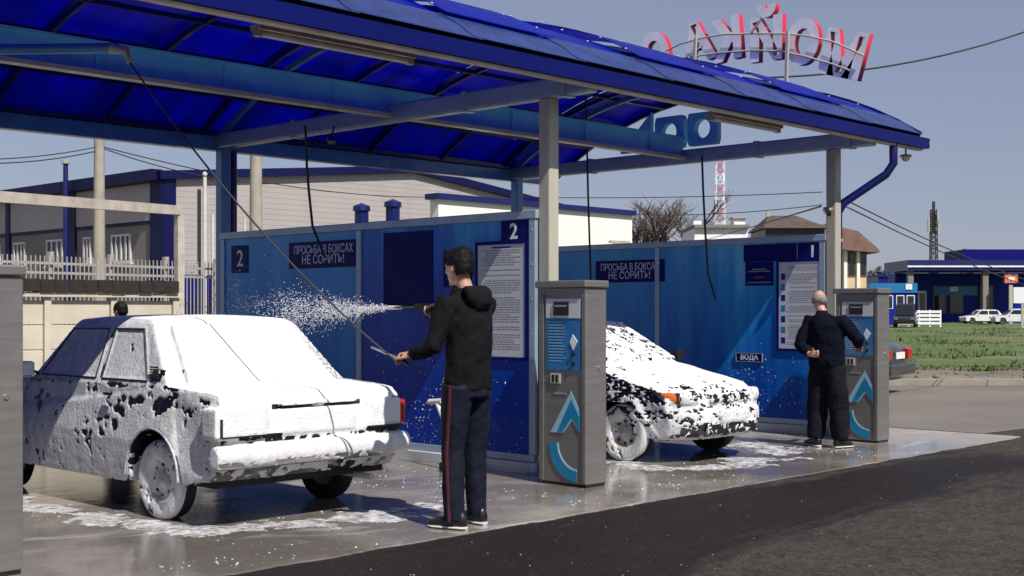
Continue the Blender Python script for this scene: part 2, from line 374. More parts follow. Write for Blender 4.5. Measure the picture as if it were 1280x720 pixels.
def link_mesh(name, me, mats, parent=None, smooth=0):
    o = bpy.data.objects.new(name, me); COL.objects.link(o)
    me.materials.clear()
    for mt in (mats if isinstance(mats, (list, tuple)) else [mats]): me.materials.append(mt)
    if parent is not None: o.parent = parent
    if smooth:
        for p in me.polygons: p.use_smooth = True
        me.set_sharp_from_angle(angle=R(smooth))
    return o
def evaluated(o):
    dg = bpy.context.evaluated_depsgraph_get(); dg.update()
    return bpy.data.meshes.new_from_object(o.evaluated_get(dg))
def voxel(mb, size, smooth=0, sub=None):
    me = mb.mesh('tmp'); o = bpy.data.objects.new('tmp', me); COL.objects.link(o)
    r = o.modifiers.new('r', 'REMESH'); r.mode = 'VOXEL'; r.voxel_size = size; r.use_smooth_shade = True
    if smooth:
        sm = o.modifiers.new('s', 'SMOOTH'); sm.factor = 0.5; sm.iterations = smooth
    out = evaluated(o); bpy.data.objects.remove(o); bpy.data.meshes.remove(me)
    return out
def text_mesh(txt, size, extrude=0.0, bold=0.0):
    cu = bpy.data.curves.new('txt', 'FONT'); cu.body = txt; cu.size = size; cu.extrude = extrude; cu.offset = bold
    cu.align_x = 'CENTER'; cu.align_y = 'CENTER'; cu.resolution_u = 4
    o = bpy.data.objects.new('txt', cu); COL.objects.link(o); me = evaluated(o); bpy.data.objects.remove(o); bpy.data.curves.remove(cu)
    return me
WALLROT = Matrix(((0,0,-1),(-1,0,0),(0,1,0))).to_4x4()     # reads left to right when facing +X
def wall_text(name, txt, size, mat, parent, y, z, x=0.0, bold=0.0, sx=1.0):
    me = text_mesh(txt, size, 0.0008, bold); me.materials.clear(); me.materials.append(mat)
    o = bpy.data.objects.new(name, me); COL.objects.link(o); o.parent = parent
    o.matrix_local = Matrix.Translation((x, y, z)) @ WALLROT @ Matrix.Scale(sx, 4, (1,0,0)); return o
def at(px, py, d):
    """photograph pixel at a measured depth -> place"""
    r = (px-640)/1613*d
    return Vector((FY*r+FX*d, -FX*r+FY*d, CAM_H+(389-py)/1613*d))
def on_x(X, px, py):
    t = (px-640)/1613; Y = (FY*X - t*FX*X)/(FX + FY*t); d = FX*X+FY*Y
    return Y, CAM_H+(389-py)/1613*d
CAMROT = math.atan2(-FX, FY)
def fbm(p, s, o=4, stretch=(1,1,1)):
    return noise.fractal(Vector((p[0]*s*stretch[0], p[1]*s*stretch[1], p[2]*s*stretch[2])), 0.9, 2.1, o)

# ------------------------------------------------------------------ ground
def sheet(name, poly, z, mat, label=None, kind='structure'):
    mb = MB(); mb.add([(x, y, z) for x, y in poly], [tuple(range(len(poly)))])
    o = mb.build(name, mat, fix=False)
    if o.data.polygons[0].normal.z < 0: o.data.flip_normals()
    return tag(o, kind=kind)
sheet('ground', [(-3000,-3000),(3500,-3000),(3500,3500),(-3000,3500)], -0.012, M['dirt'])
def uv2w(u, v): return (FY*u+FX*v, -FX*u+FY*v)
sheet('road', [(-30,-25),(30,-25), uv2w(60, 24.2)[:2], uv2w(2.0, 24.2), (14.4, 14.6),(-30, 14.6)], -0.004, M['asphalt'])
o = sheet('dry_road', [(14.42, 6.3), (60, 2.0), uv2w(60, 24.1), uv2w(4, 24.1), (14.42, 12.0)], 0.0, M['road'])
# concrete apron with a slightly raised edge
mb = MB(); ne = 420
edge = [(-6+20.3*i/ne, 5.82+.022*noise.noise(Vector((i*.9,0,1)))+.035*noise.noise(Vector((i*.13,0,7)))) for i in range(ne+1)]
for x, y in edge: mb.v += [(x, y, .006), (x, y-.004, -.03), (x, 13.2, .006)]
for i in range(ne): a_ = 3*i; mb.f += [(a_, a_+3, a_+5, a_+2), (a_+1, a_+4, a_+3, a_)]
mb.mi = [0]*len(mb.f); tag(mb.build('concrete_apron', M['concrete'], fix=False), kind='structure')
# kerb, verge, meadow beyond the road (laid out along the kerb line)
kr = empty('kerb', (0,0,0), CAMROT); kr['kind'] = 'structure'
me = MB().box((0, 24.15, -0.05), (1.94, 24.42, 0.13)).mesh(); me.materials.append(M['kerb'])
for i in range(22): inst('kerb_stone', me, kr, (5.0+i*1.95, random.uniform(-.012,.012), random.uniform(-.006,.006)))
gv = MB(); n = 60
for j in range(7):
    for i in range(n+1):
        u = 3+i*50/n; v = 24.42+j*0.9; gv.v.append((FY*u+FX*v, -FX*u+FY*v, 0.05+0.05*j/6+0.05*noise.noise(Vector((u*.9,v*.9,3)))))
gv.f = [(j*(n+1)+i, j*(n+1)+i+1, (j+1)*(n+1)+i+1, (j+1)*(n+1)+i) for j in range(6) for i in range(n)]; gv.mi=[0]*len(gv.f)
tag(gv.build('gravel_verge', M['dirt'], smooth=60), kind='structure')
gm = MB(); nu, nv = 90, 60
for j in range(nv+1):
    v = 28.8 + 116*(j/nv)**1.6
    for i in range(nu+1):
        u = 2 + (30+v*0.55)*i/nu
        gm.v.append((FY*u+FX*v, -FX*u+FY*v, 0.08+0.14*noise.fractal(Vector((u*.12,v*.12,0)),1,2,4)*min(1,(v-28)/12)))
gm.f = [(j*(nu+1)+i, j*(nu+1)+i+1, (j+1)*(nu+1)+i+1, (j+1)*(nu+1)+i) for j in range(nv) for i in range(nu)]; gm.mi=[0]*len(gm.f)
tag(gm.build('meadow', M['grass'], smooth=80), kind='structure')
gb = MB()
for k in range(42000):
    v = 28.5+ 70*random.random()**1.9; u = random.uniform(6.5, 9+v*0.43)
    if noise.noise(Vector((u*.25, v*.25, 9))) +.5*noise.noise(Vector((u*1.1, v*.8, 2))) < 0.0: continue
    x, y = uv2w(u, v); h = random.uniform(.02,.07)*(1+v/110)*random.choice((1,1,1,1.7)); a = random.uniform(0,3.14); wd = h*.3
    dx, dy = math.cos(a)*wd, math.sin(a)*wd; lx, ly = random.uniform(-1.3,1.3)*h, random.uniform(-1.3,1.3)*h
    gb.add([(x-dx,y-dy,.03),(x+dx,y+dy,.03),(x+lx,y+ly,.06+h)], [(0,1,2)])
tag(gb.build('grass', M['blade'], fix=False), 'rough green grass on the meadow beyond the kerb', 'grass', kind='stuff')
gt = MB()
for k in range(1300):
    x = random.uniform(3.5, 16); y = 5.7-5.5*random.random(); r = .0018+.006*random.random()**5
    gt.ell((x,y,-.003), (r,r*random.uniform(.6,1),r*.7), 5, 3)
tag(gt.build('grit', M['kerb'], fix=False), 'scattered pale grit and small stones on the dark asphalt', 'grit', kind='stuff')
rk = MB()
for k in range(260):
    v = 24.9+8*random.random()**2; u = random.uniform(6.5, 12.5); x, y = uv2w(u, v); r = .016+.05*random.random()**3
    rk.ell((x,y,.08+r*.3), (r,r*random.uniform(.6,1),r*.6), 6, 4)
tag(rk.build('stones', M['dirt'], fix=False), 'loose pale stones on the gravel verge behind the kerb', 'stones', kind='stuff')
# ------------------------------------------------------------------ canopy of the car wash
def put(mb, name, mat, root, **kw):
    """mesh given in place coordinates, parented to a root that stands elsewhere"""
    par = root; off = Vector((0,0,0))
    while par is not None: off += par.location; par = par.parent
    if isinstance(root, bpy.types.Object) and root.type == 'MESH':
        off = Vector((0,0,0)); q = root
        while q is not None: off += q.location; q = q.parent
    return mb.build(name, mat, root, loc=tuple(-off), **kw)
BAY = 4.77; XP = [3.22, 8.2, 12.97]; YF, YB = 7.4, 12.3
RX0, RX1 = -1.35, 13.98; YC, RR, ZA = 9.62, 4.97, 4.27
cn = empty('canopy', (8.2, 9.75, 0), 0, 'blue arched translucent canopy on steel posts over the wash bays', 'canopy')
def arch(y, dz=0.0): return ZA - RR + math.sqrt(max(0, RR*RR-(y-YC)**2)) + dz
for X in XP + [-1.3]:
    for Y in (YF, YB):
        mb = MB(); mb.box((X-.062, Y-.062, 0.0), (X+.062, Y+.062, 3.22))
        c_ = put(mb, 'column', M['grey_post'] if Y == YF else M['steel_blue'], cn, bevel=.012)
        fp = MB(); fp.box((X-.14, Y-.14, 0.004), (X+.14, Y+.14, 0.022))
        for sx in (-1, 1):
            for sy in (-1, 1): fp.lathe([(0.022, .0), (0.022, .014), (0.045, .014), (0.045, 0)], 'z', 6, c=(X+sx*.11, Y+sy*.11, 0))
        put(fp, 'base_plate', M['steel_blue'], c_)
    mb = MB(); mb.bar((X, 6.9, 3.30), (X, YB+.3, 3.30), .12, .17); put(mb, 'cross_beam', M['alu'], cn, bevel=.02)
    for y in (7.15, 8.35, 10.9):
        put(MB().box((X-.07, y, 3.205), (X+.07, y+.07, 3.395)), 'beam_sleeve', M['alu'], cn, bevel=.005)
    # arched chord above the beam with struts
    mb = MB(); pts = [(X, y, arch(y, -.10)) for y in np.linspace(6.9, 12.4, 17)]
    for a, b in zip(pts, pts[1:]): mb.bar(a, b, .05, .06)
    put(mb, 'arched_chord', M['steel_blue'], cn)
# middle girder and eaves
mb = MB(); mb.box((RX0, 9.44, 3.32), (12.92, 9.50, 3.52)); mb.box((RX0, 9.40, 3.30), (12.92, 9.54, 3.322)); mb.box((RX0, 9.40, 3.518), (12.92, 9.54, 3.54))
for k in range(12): mb.box((RX0+.5+k*1.19, 9.41, 3.322), (RX0+.52+k*1.19, 9.438, 3.518))
put(mb, 'middle_girder', M['light_blue'], cn)
mb = MB(); mb.box((RX0, 9.36, 3.262), (12.9, 9.47, 3.298)); put(mb, 'cable_tray', M['grey_post'], cn)
mb = MB(); mb.box((RX0, 12.36, 3.20), (13.9, 12.50, 3.36)); put(mb, 'rear_eave_beam', M['steel_blue'], cn, bevel=.01)
mb = MB(); mb.box((RX0, 6.98, 3.34), (13.95, 7.08, 3.44)); put(mb, 'front_eave_beam', M['dark_blue'], cn, bevel=.01)
mb = MB(); mb.prism([(6.80,3.27),(6.93,3.27),(6.945,3.36),(6.93,3.36),(6.915,3.285),(6.815,3.285),(6.795,3.385),(6.78,3.385)], 'x', RX0, RX1+.08)
put(mb, 'gutter', M['gutter'], cn)
put(MB().box((RX0, 6.93, 3.362), (RX1, 6.95, 3.472)), 'gap_shade_strip', M['black'], cn)  # black strip added for the dark shadow line between gutter and flashing
mb = MB(); mb.prism([(6.83,3.245),(6.90,3.245),(6.90,3.266),(6.83,3.266)], 'x', RX0, RX1); put(mb, 'gutter_trim', M['cream_pipe'], cn)
mb = MB(); mb.box((RX1+.081, 6.79, 3.275), (RX1+.087, 6.94, 3.38)); put(mb, 'gutter_end_cap', M['gutter'], cn)
mb = MB(); mb.box((RX0, 12.52, 3.24), (RX1, 12.62, 3.35)); put(mb, 'rear_gutter', M['dark_blue'], cn)
put(MB().box((RX0, 12.44, 3.362), (RX1, 12.46, 3.47)), 'rear_fascia_board', M['dark_blue'], cn)
# purlins along the roof
for y in (7.6, 8.35, 9.05, 9.75, 10.5, 11.2, 11.8, 12.35):
    mb = MB(); mb.box((RX0, y-.022, arch(y)-.085), (RX1-.03, y+.022, arch(y)-.04)); put(mb, 'purlin', M['dark_blue'], cn)
# ribs and sheets
SW = BAY/4; xs = [RX1-.02-k*SW for k in range(13)]
def arc_strip(x0, x1, y0, y1, n, dz0, dz1, th=.008, taper=0):
    mb = MB(); ys = np.linspace(y0, y1, n+1)
    for i, y in enumerate(ys):
        e = .028*math.sin((y-y0)/(y1-y0)*math.pi*7)*0.25
        z = arch(y)
        mb.v += [(x0, y, z+dz0+e), (x1, y, z+dz1+e), (x1, y, z+dz1-th+e), (x0, y, z+dz0-th+e)]
    for i in range(n):
        a = 4*i; b = a+4
        mb.f += [(a,b,b+1,a+1),(a+1,b+1,b+2,a+2),(a+2,b+2,b+3,a+3),(a+3,b+3,b,a)]
    mb.f += [(0,1,2,3),(4*n+3,4*n+2,4*n+1,4*n)]; mb.mi = [0]*len(mb.f); return mb
for k, x in enumerate(xs):
    mb = MB(); pts = [(x, y, arch(y, -.055)) for y in np.linspace(6.9, 12.45, 19)]
    for a, b in zip(pts, pts[1:]): mb.bar(a, b, .04, .05)
    put(mb, 'roof_rib', M['dark_blue'], cn)
for k in range(12):
    x1 = xs[k]+.03; x0 = xs[k+1]-.03; lift = .055 if k % 2 else .0
    y1 = 12.5
    put(arc_strip(x0, x1, 7.18, y1, 22, .012+lift, .0+lift), 'roof_sheet', M['poly'], cn, smooth=50)
    put(arc_strip(x0-.01, x1+.01, 6.84, 7.24, 5, .030, .022), 'eave_flashing', M['flash'], cn, smooth=50)
mb = MB()
for k, x in enumerate(xs):
    for y in (7.32, 7.62, 8.35, 9.05):
        mb.ell((x-.04, y, arch(y)+.07), (.012,.012,.008), 6, 4)
        mb.ell((x-.55, y+.02, arch(y)+.062), (.012,.012,.008), 6, 4)
tag(put(mb, 'roof_screws', M['white_metal'], cn), kind='stuff')
mb = MB(); ys = np.linspace(6.88, 12.48, 20)
for a, b in zip(ys, ys[1:]): mb.bar((RX1+.03, a, arch(a, -.01)), (RX1+.03, b, arch(b, -.01)), .045, .07)
put(mb, 'gable_trim', M['gutter'], cn)
# round-hole gussets between beam and roof
def ring_plate(mb, x0, x1, cy, cz, w_, h_, r, n=28):
    """rectangular plate with a round hole"""
    def outer(a):
        c, s = math.cos(a), math.sin(a); k = min(w_/2/max(abs(c),1e-6), h_/2/max(abs(s),1e-6)); return cy+c*k, cz+s*k
    o = len(mb.v)
    for i in range(n):
        a = 2*math.pi*(i+.5)/n; oy, oz = outer(a); iy, iz = cy+r*math.cos(a), cz+r*math.sin(a)
        mb.v += [(x0,oy,oz),(x1,oy,oz),(x0,iy,iz),(x1,iy,iz)]
    for i in range(n):
        a = o+4*i; b = o+4*((i+1) % n)
        for f in ((a,b,b+2,a+2),(a+1,a+3,b+3,b+1),(a,a+1,b+1,b),(a+2,b+2,b+3,a+3)): mb.f.append(f); mb.mi.append(0)
for X in (12.97,):
    for cy in (9.28, 9.78):
        mb = MB(); ring_plate(mb, X-.05, X+.05, cy-.12, 3.62, .44, .40, .115); put(mb, 'gusset_plate', M['light_blue'], cn, bevel=.012)
    mb = MB(); mb.prism([(9.95,3.42),(10.45,3.42),(9.95,3.90)], 'x', X-.03, X+.03); put(mb, 'gusset_wedge', M['light_blue'], cn)
# downpipe at the end post
mb = MB(); mb.tube([(13.35,6.87,3.27),(13.35,6.87,3.05),(13.33,6.95,2.93),(13.09,7.34,2.62),(13.07,7.40,2.50),(13.07,7.40,.12),(13.07,7.30,.05)], .047, 12)
dp = put(mb, 'downpipe', M['dark_blue'], cn, smooth=50)
mb = MB()
for z in (2.2, 1.2, .5): mb.lathe([(z-.015,.052),(z+.015,.052)], 'z', 12, c=(13.07,7.40,0))
put(mb, 'pipe_clip', M['alu'], dp)
put(MB().tube([(8.33,12.3,3.2),(8.33,12.3,2.0)], .045, 10), 'rear_downpipe', M['dark_blue'], cn, smooth=50)
put(MB().tube([(13.1,12.42,3.2),(13.1,12.42,1.5)], .05, 10), 'rear_downpipe', M['dark_blue'], cn, smooth=50)

# lamps under the eaves
def tube_lamp(a, b, label):
    a, b = Vector(a), Vector(b); t = empty('tube_lamp', (a+b)/2, 0, label, 'lamp', 'tube lamps under the front eave')
    mb = MB(); mb.bar(a, b, .11, .035); put(mb, 'lamp_tray', M['cream_pipe'], t)
    mb = MB(); d = (b-a).normalized(); mb.tube([a+d*.04-Vector((0,0,.038)), b-d*.04-Vector((0,0,.038))], .022, 10); put(mb, 'tube', M['white_metal'], t, smooth=50)
    mb = MB()
    for q in (a+d*.02, b-d*.02): mb.bar(q-Vector((0,0,.018)), q-Vector((0,0,.06)), .05, .05)
    put(mb, 'lamp_holder', M['grey_post'], t)
tube_lamp((5.05,7.2,3.30), (6.45,7.2,3.30), 'long bare tube lamp under the eave above the foam covered boxy car')
tube_lamp((10.15,7.1,3.27), (11.35,7.1,3.27), 'long tube lamp under the eave above the bent old man\'s bay')
t = empty('flood_lamp', (13.86, 6.98, 3.15), 0, 'small round lamp hanging from the canopy corner beyond the downpipe', 'lamp')
mb = MB(); mb.tube([(13.86,6.98,3.30),(13.86,6.98,3.20)], .012, 6); put(mb, 'lamp_stem', M['grey_post'], t)
mb = MB(); mb.ell((13.86,6.98,3.165), (.05,.05,.045), 12, 8); put(mb, 'lamp_bulb', M['white_metal'], t, smooth=60)
mb = MB(); mb.lathe([(3.20,.02),(3.20,.06),(3.175,.075),(3.17,.02)], 'z', 14, c=(13.86,6.98,0)); put(mb, 'lamp_shade', M['grey_post'], t, smooth=40)
t = empty('security_camera', (12.78, 7.38, 2.52), 0, 'small dark security camera on the post of bay one', 'security camera')
mb = MB(); mb.bar((12.9,7.38,2.55),(12.80,7.38,2.52),.02,.02); put(mb, 'bracket', M['grey_post'], t)
mb = MB(); mb.bar((12.82,7.42,2.54),(12.70,7.30,2.47),.05,.05); put(mb, 'camera_housing', M['black'], t, bevel=.008)
t = empty('floodlight', (7.9, 10.1, 3.05), 0, 'small black floodlight hanging below the beam over the first bay sign', 'lamp')
mb = MB(); mb.tube([(8.1,10.2,3.25),(7.95,10.05,3.12)], .01, 6); put(mb, 'bracket', M['black'], t)
mb = MB(); mb.bar((7.98,10.12,3.12),(7.90,9.98,3.05),.07,.05); put(mb, 'lamp_head', M['black'], t, bevel=.006)

# ------------------------------------------------------------------ partition walls between the bays
def partition(X, label, ba, bb, rear_only=False):
    t = empty('partition_wall', (X, 9.85, 0), 0, label, 'wall', 'partition walls between the wash bays')
    y0, y1 = 7.50, 12.2; ym = 9.83; zt = 2.26
    put(MB().box((X-.07, y0-.02, .0), (X+.07, y1, .10)), 'plinth', M['plinth'], t, bevel=.008)
    put(MB().bar((X, y0-.04, zt-.03), (X, y1+.04, zt-.03), .10, .075), 'top_rail', M['alu'], t, bevel=.006)
    put(MB().bar((X, y0, .135), (X, y1, .135), .075, .06), 'bottom_rail', M['alu'], t, bevel=.004)
    for y in (y0+.01, ym, y1-.02): put(MB().box((X-.045, y-.035, .165), (X+.045, y+.035, zt-.068)), 'post', M['alu'], t, bevel=.004)
    for (a, b, mt) in ((y0+.046, ym-.036, bb), (ym+.036, y1-.056, ba)):
        put(MB().box((X-.028, a, .166), (X+.028, b, zt-.069)), 'panel', mt, t)
    mb = MB()
    for y in (y0+.01, ym, y1-.02):
        for z in np.arange(.3, 2.2, .3): mb.ell((X-.046, y, z), (.004,.009,.009), 6, 4)
    tag(put(mb, 'rivets', M['grey_post'], t), kind='stuff')
    return t
partition(8.15, 'blue print covered wall panel between the boxy car and the second car', M['banner_a'], M['banner_b'])
partition(12.95, 'blue print covered wall panel behind the white foamed rounded car', M['banner_a'], M['banner_c'])
partition(3.22, 'blue print covered wall panel at the near side of the boxy car', M['banner_a'], M['banner_b'])
# dark printed fields of the wall pictures
WX2, WX1 = 8.15-.030, 12.95-.030
def plate(name, X, yl, yr, z0, z1, mat, label, cat, frame=None, th=.008, group=None, fmat=None):
    """sheet on a wall; yl = left edge (greater y)"""
    t = empty(name, (X-th/2, (yl+yr)/2, (z0+z1)/2), 0, label, cat, group)
    put(MB().box((X-th, yr, z0), (X-.001, yl, z1)), 'face', mat, t, bevel=.001)
    if frame:
        f = MB(); e = frame
        f.box((X-th-.006, yr-e, z0-e), (X, yl+e, z0)); f.box((X-th-.006, yr-e, z1), (X, yl+e, z1+e))
        f.box((X-th-.006, yr-e, z0), (X, yr, z1)); f.box((X-th-.006, yl, z0), (X, yl+e, z1))
        put(f, 'frame', fmat or M['navy'], t)
    return t
def wtext(root, txt, X, yc, zc, size, mat, bold=0.0, sx=1.0, fit=None):
    l = root.location
    if fit:
        me = text_mesh(txt, size); xx = [v.co.x for v in me.vertices]; sx = fit/(max(xx)-min(xx)); bpy.data.meshes.remove(me)
    wall_text('lettering', txt, size, mat, root, yc-l.y, zc-l.z, X-l.x, bold, sx)
def sign_no_litter(X, yl, yr, z0, z1, label, size):
    t = plate('bay_sign', X, yl, yr, z0, z1, M['navy'], label, 'sign', group='please do not litter signs on the walls')
    yc = (yl+yr)/2; h = z1-z0
    wtext(t, 'ПРОСЬБА В БОКСАХ', X-.0095, yc, z0+h*.68, size, M['pale_text'], .001, fit=(yl-yr)*.84)
    wtext(t, 'НЕ СОРИТЬ!', X-.0095, yc, z0+h*.30, size*1.05, M['pale_text'], .001, fit=(yl-yr)*.60)
# wall 2
ya, za = on_x(WX2, 362, 303); yb, zb = on_x(WX2, 449, 336)
sign_no_litter(WX2, ya, yb, 1.84, 2.11, 'navy sign asking in Russian not to litter, on the wall behind the boxy car', .118)
yc, zc = on_x(WX2, 301, 324)
t = plate('bay_number', WX2, yc+.17, yc-.14, zc-.15, zc+.15, M['navy'], 'navy plate with pale figure 2 on far end of the wall', 'sign')
wtext(t, '2', WX2-.0095, yc, zc, .25, M['pale_text'], .003)
yc, zc = on_x(WX2, 643, 290)
t = plate('bay_number', WX2, yc+.155, yc-.165, zc-.10, zc+.105, M['navy'], 'navy plate with white figure 2 above the notice board by the steel post', 'sign')
wtext(t, '2', WX2-.0095, yc, zc, .19, M['white_print'], .004)
ya, _ = on_x(WX2, 480, 330); yb, _ = on_x(WX2, 541, 330)
plate('dark_poster', WX2, ya, yb, 1.42, 2.15, M['navy'], 'plain dark navy poster on the wall left of the young man\'s head', 'poster')
ya, _ = on_x(WX2, 555, 330); yb, _ = on_x(WX2, 590, 330)
t = plate('small_sign', WX2, ya, yb, 1.62, 1.95, M['navy'], 'small dark sign on the wall right behind the young man\'s head', 'sign')
put(MB().box((WX2-.010, yb+.06, 1.895), (WX2-.0085, ya-.08, 1.91)), 'print_line', M['grey_print'], t)
def notice(X, pxl, pxr, z0, z1, label, icons):
    yl, _ = on_x(X, pxl, 380); yr, _ = on_x(X, pxr, 380)
    t = plate('notice_board', X, yl, yr, z0, z1, M['paper'], label, 'notice board', frame=.03, group='framed bay rules boards')
    rng = random.Random(int(pxl)); mb = MB(); z = z1-.05; W_ = yl-yr; xx = X-.0088
    while z > z0+.05:
        para = rng.random() < .2; y = yl-(.06 if not icons else .10); ind = rng.random()*.05
        y -= ind; end = yr+.05+(rng.random()*.22*W_ if rng.random() < .35 else 0)
        while y > end:
            wd = rng.uniform(.015, .055); mb.box((xx, max(y-wd, end), z-.006), (xx+.0006, y, z+.003)); y -= wd+.008
        z -= .021 if not para else .046
    tag(put(mb, 'print_lines', M['grey_print'], t), kind='stuff')
    if icons:
        for k in range(7):
            zz = z0+.06+k*.122
            put(MB().box((xx-.0004, yl-.085, zz), (xx+.0004, yl-.030, zz+.07)), 'icon', M['cyan_print'] if k % 2 else M['royal'], t)
    else:
        put(MB().box((xx, yr+W_*.3, z1-.032), (xx+.0006, yr+W_*.7, z1-.018)), 'heading', M['royal'], t)
notice(WX2, 598, 657, 1.0, 1.985, 'white rules board in dark blue frame on the wall behind the young man', False)
# wall 1
ya, _ = on_x(WX1, 745, 335); yb, _ = on_x(WX1, 831, 335)
sign_no_litter(WX1, ya, yb, 1.77, 2.05, 'navy sign asking in Russian not to litter, on the wall above the rounded car', .125)
ya, _ = on_x(WX1, 930, 335); yb, _ = on_x(WX1, 1031, 335)
t = plate('header_panel', WX1, ya, yb, 1.98, 2.18, M['navy'], 'wide navy header panel carrying a figure 1 above the board of bay one', 'sign')
yc, zc = on_x(WX1, 1016, 313); wtext(t, '1', WX1-.0095, yc, 2.075, .19, M['white_print'], .005)
put(MB().box((WX1-.0105, yc+.19, 1.985), (WX1-.009, yc+.20, 2.175)), 'divider', M['grey_print'], t)
ya, _ = on_x(WX1, 932, 345); yb, _ = on_x(WX1, 967, 345)
t = plate('price_plate', WX1, ya, yb, 1.70, 1.976, M['navy'], 'small dark plate with faint print below the header panel', 'sign')
for z, a in ((1.885,.09),(1.86,.04),(1.79,.12),(1.73,.03)): put(MB().box((WX1-.010, yb+a, z), (WX1-.0085, ya-a, z+.013)), 'print_line', M['grey_print'] if z != 1.79 else M['red_paint'], t)
notice(WX1, 974, 1027, .97, 1.965, 'white rules board with a column of blue icons, beside the old man', True)
ya, _ = on_x(WX1, 921, 457); yb, _ = on_x(WX1, 953, 457)
t = plate('water_label', WX1, ya, yb, .81, .90, M['navy'], 'small dark plate reading water in Russian, low on the wall', 'sign', frame=.006, fmat=M['grey_print'])
wtext(t, 'ВОДА', WX1-.0095, (ya+yb)/2, .855, .085, M['pale_text'], .001)
# dark edge panel near post seen through the gap above the kiosk
put(MB().box((WX1-.006, 11.95, 1.83), (WX1-.001, 12.10, 2.13)), 'bay_plate', M['navy'], None)
tag(bpy.data.objects['bay_plate'], 'narrow dark plate at the far end of the wall above the kiosk', 'sign')

# ------------------------------------------------------------------ payment kiosks
def kiosk():
    k = empty('payment_kiosk', (0,0,0))
    W, D, H = .245, .125, 1.645     # half width (y), half depth (x)
    b = MB(); b.box((-D, -W, .03), (D, W, H-.06)); b.build('cabinet', M['steel'], k, bevel=.008)
    b = MB(); b.box((-D-.035, -W-.02, H-.058), (D+.01, W+.03, H)); b.build('cap', M['steel'], k, bevel=.01)
    b = MB(); b.box((-D+.01, -W+.01, .006), (D-.01, W-.01, .03)); b.build('foot', M['black'], k)
    e = MB(); x0, x1 = -D-.012, -D
    e.box((x0, W-.045, .04), (x1-.001, W, H-.06)); e.box((x0, -W, .04), (x1-.001, -W+.035, H-.06)); e.box((x0, -W+.035, H-.11), (x1-.001, W-.045, H-.06))
    e.build('door_frame', M['steel'], k, bevel=.003)
    x = -D-.0015
    b = MB(); b.box((x-.006, -W+.055, .93), (x, W-.075, 1.50)); p = b.build('front_panel', M['panel_blue'], k)
    b = MB(); b.box((x-.010, -W+.055, 1.345), (x-.0065, W-.075, 1.50)); b.build('header_strip', M['paper'], k)
    b = MB(); b.box((x-.02, -.075, 1.365), (x-.0105, .085, 1.475)); s = b.build('display', M['black'], k, bevel=.004)
    b = MB(); b.box((x-.0215, -.06, 1.435), (x-.0202, .07, 1.45)); b.build('display_text', M['grey_print'], s)
    b = MB()
    for i in range(14):
        z = 1.31-i*.024; a = random.uniform(0, .05)
        b.box((x-.0082, -.04+a, z), (x-.0065, .145, z+.006))
    tag(b.build('print_lines', M['ice_print'], k), kind='stuff')
    b = MB(); b.prism([(-.165,1.16),(-.115,1.215),(-.085,1.155),(-.12,1.09)], 'x', x-.012, x-.0068); b.build('coin_slot', M['white_print'], k)
    for z in (1.06, .985):
        b = MB(); b.lathe([(x-.02,0),(x-.02,.016),(x-.0068,.018)], 'x', 12, c=(0,-.118,z)); b.build('button', M['black'], k)
    b = MB(); b.box((x-.012, .02, .82), (x, .125, .90)); q = b.build('receipt_slot', M['grey_post'], k, bevel=.003)
    b = MB(); b.box((x-.0135, .04, .83), (x-.0122, .065, .89)); b.box((x-.0135, .08, .83), (x-.0122, .105, .89)); b.build('slot_opening', M['black'], q)
    b = MB(); b.box((x-.003, -.04, .735), (x, .09, .75)); b.build('badge', M['grey_print'], k)
    # arrow and ring emblem
    b = MB(); b.prism([(.13,.425),(-.09,.765),(-.185,.60),(-.185,.43),(-.10,.53),(-.01,.43)], 'x', x-.003, x); b.build('arrow_border', M['ice_print'], k)
    b = MB(); b.prism([(.055,.435),(-.095,.70),(-.182,.56),(-.182,.44),(-.10,.56),(.0,.435)], 'x', x-.006, x-.0032); b.build('arrow', M['cyan_print'], k)
    pts = []; cy, cz = -.155, .345
    for r, sgn in ((.30, 1), (.215, -1)):
        aa = [R(d) for d in np.linspace(0, 88, 15)][::sgn]
        pts += [(cy+r*math.cos(t), cz-r*math.sin(t)) for t in aa]
    b = MB(); b.prism(pts, 'x', x-.006, x); b.build('ring_emblem', M['cyan_print'], k)
    pts = []
    for r, sgn in ((.213, 1), (.200, -1)):
        aa = [R(d) for d in np.linspace(0, 88, 15)][::sgn]
        pts += [(cy+r*math.cos(t), cz-r*math.sin(t)) for t in aa]
    b = MB(); b.prism(pts, 'x', x-.006, x); b.build('ring_highlight', M['ice_print'], k)
    b = MB(); b.lathe([(-W-.008,0),(-W-.008,.014),(-W+.001,.016)], 'y', 12, c=(.03,0,.95)); b.build('lock', M['chrome'], k)
    return k
k0 = kiosk(); spots = [(7.86, 6.83, 'steel payment kiosk with blue panel between the young man and the rounded car'),
    (12.62, 6.85, 'steel payment kiosk that the old man in the dark sweater stands at'),
    (3.035, 6.85, 'grey side of a steel payment kiosk in front of the boxy car bay')]
cps = [k0, copy_tree(k0), copy_tree(k0)]
for k, (x, y, lb) in zip(cps, spots):
    k.location = (x, y, 0); tag(k, lb, 'kiosk', 'payment kiosks in front of the bays')

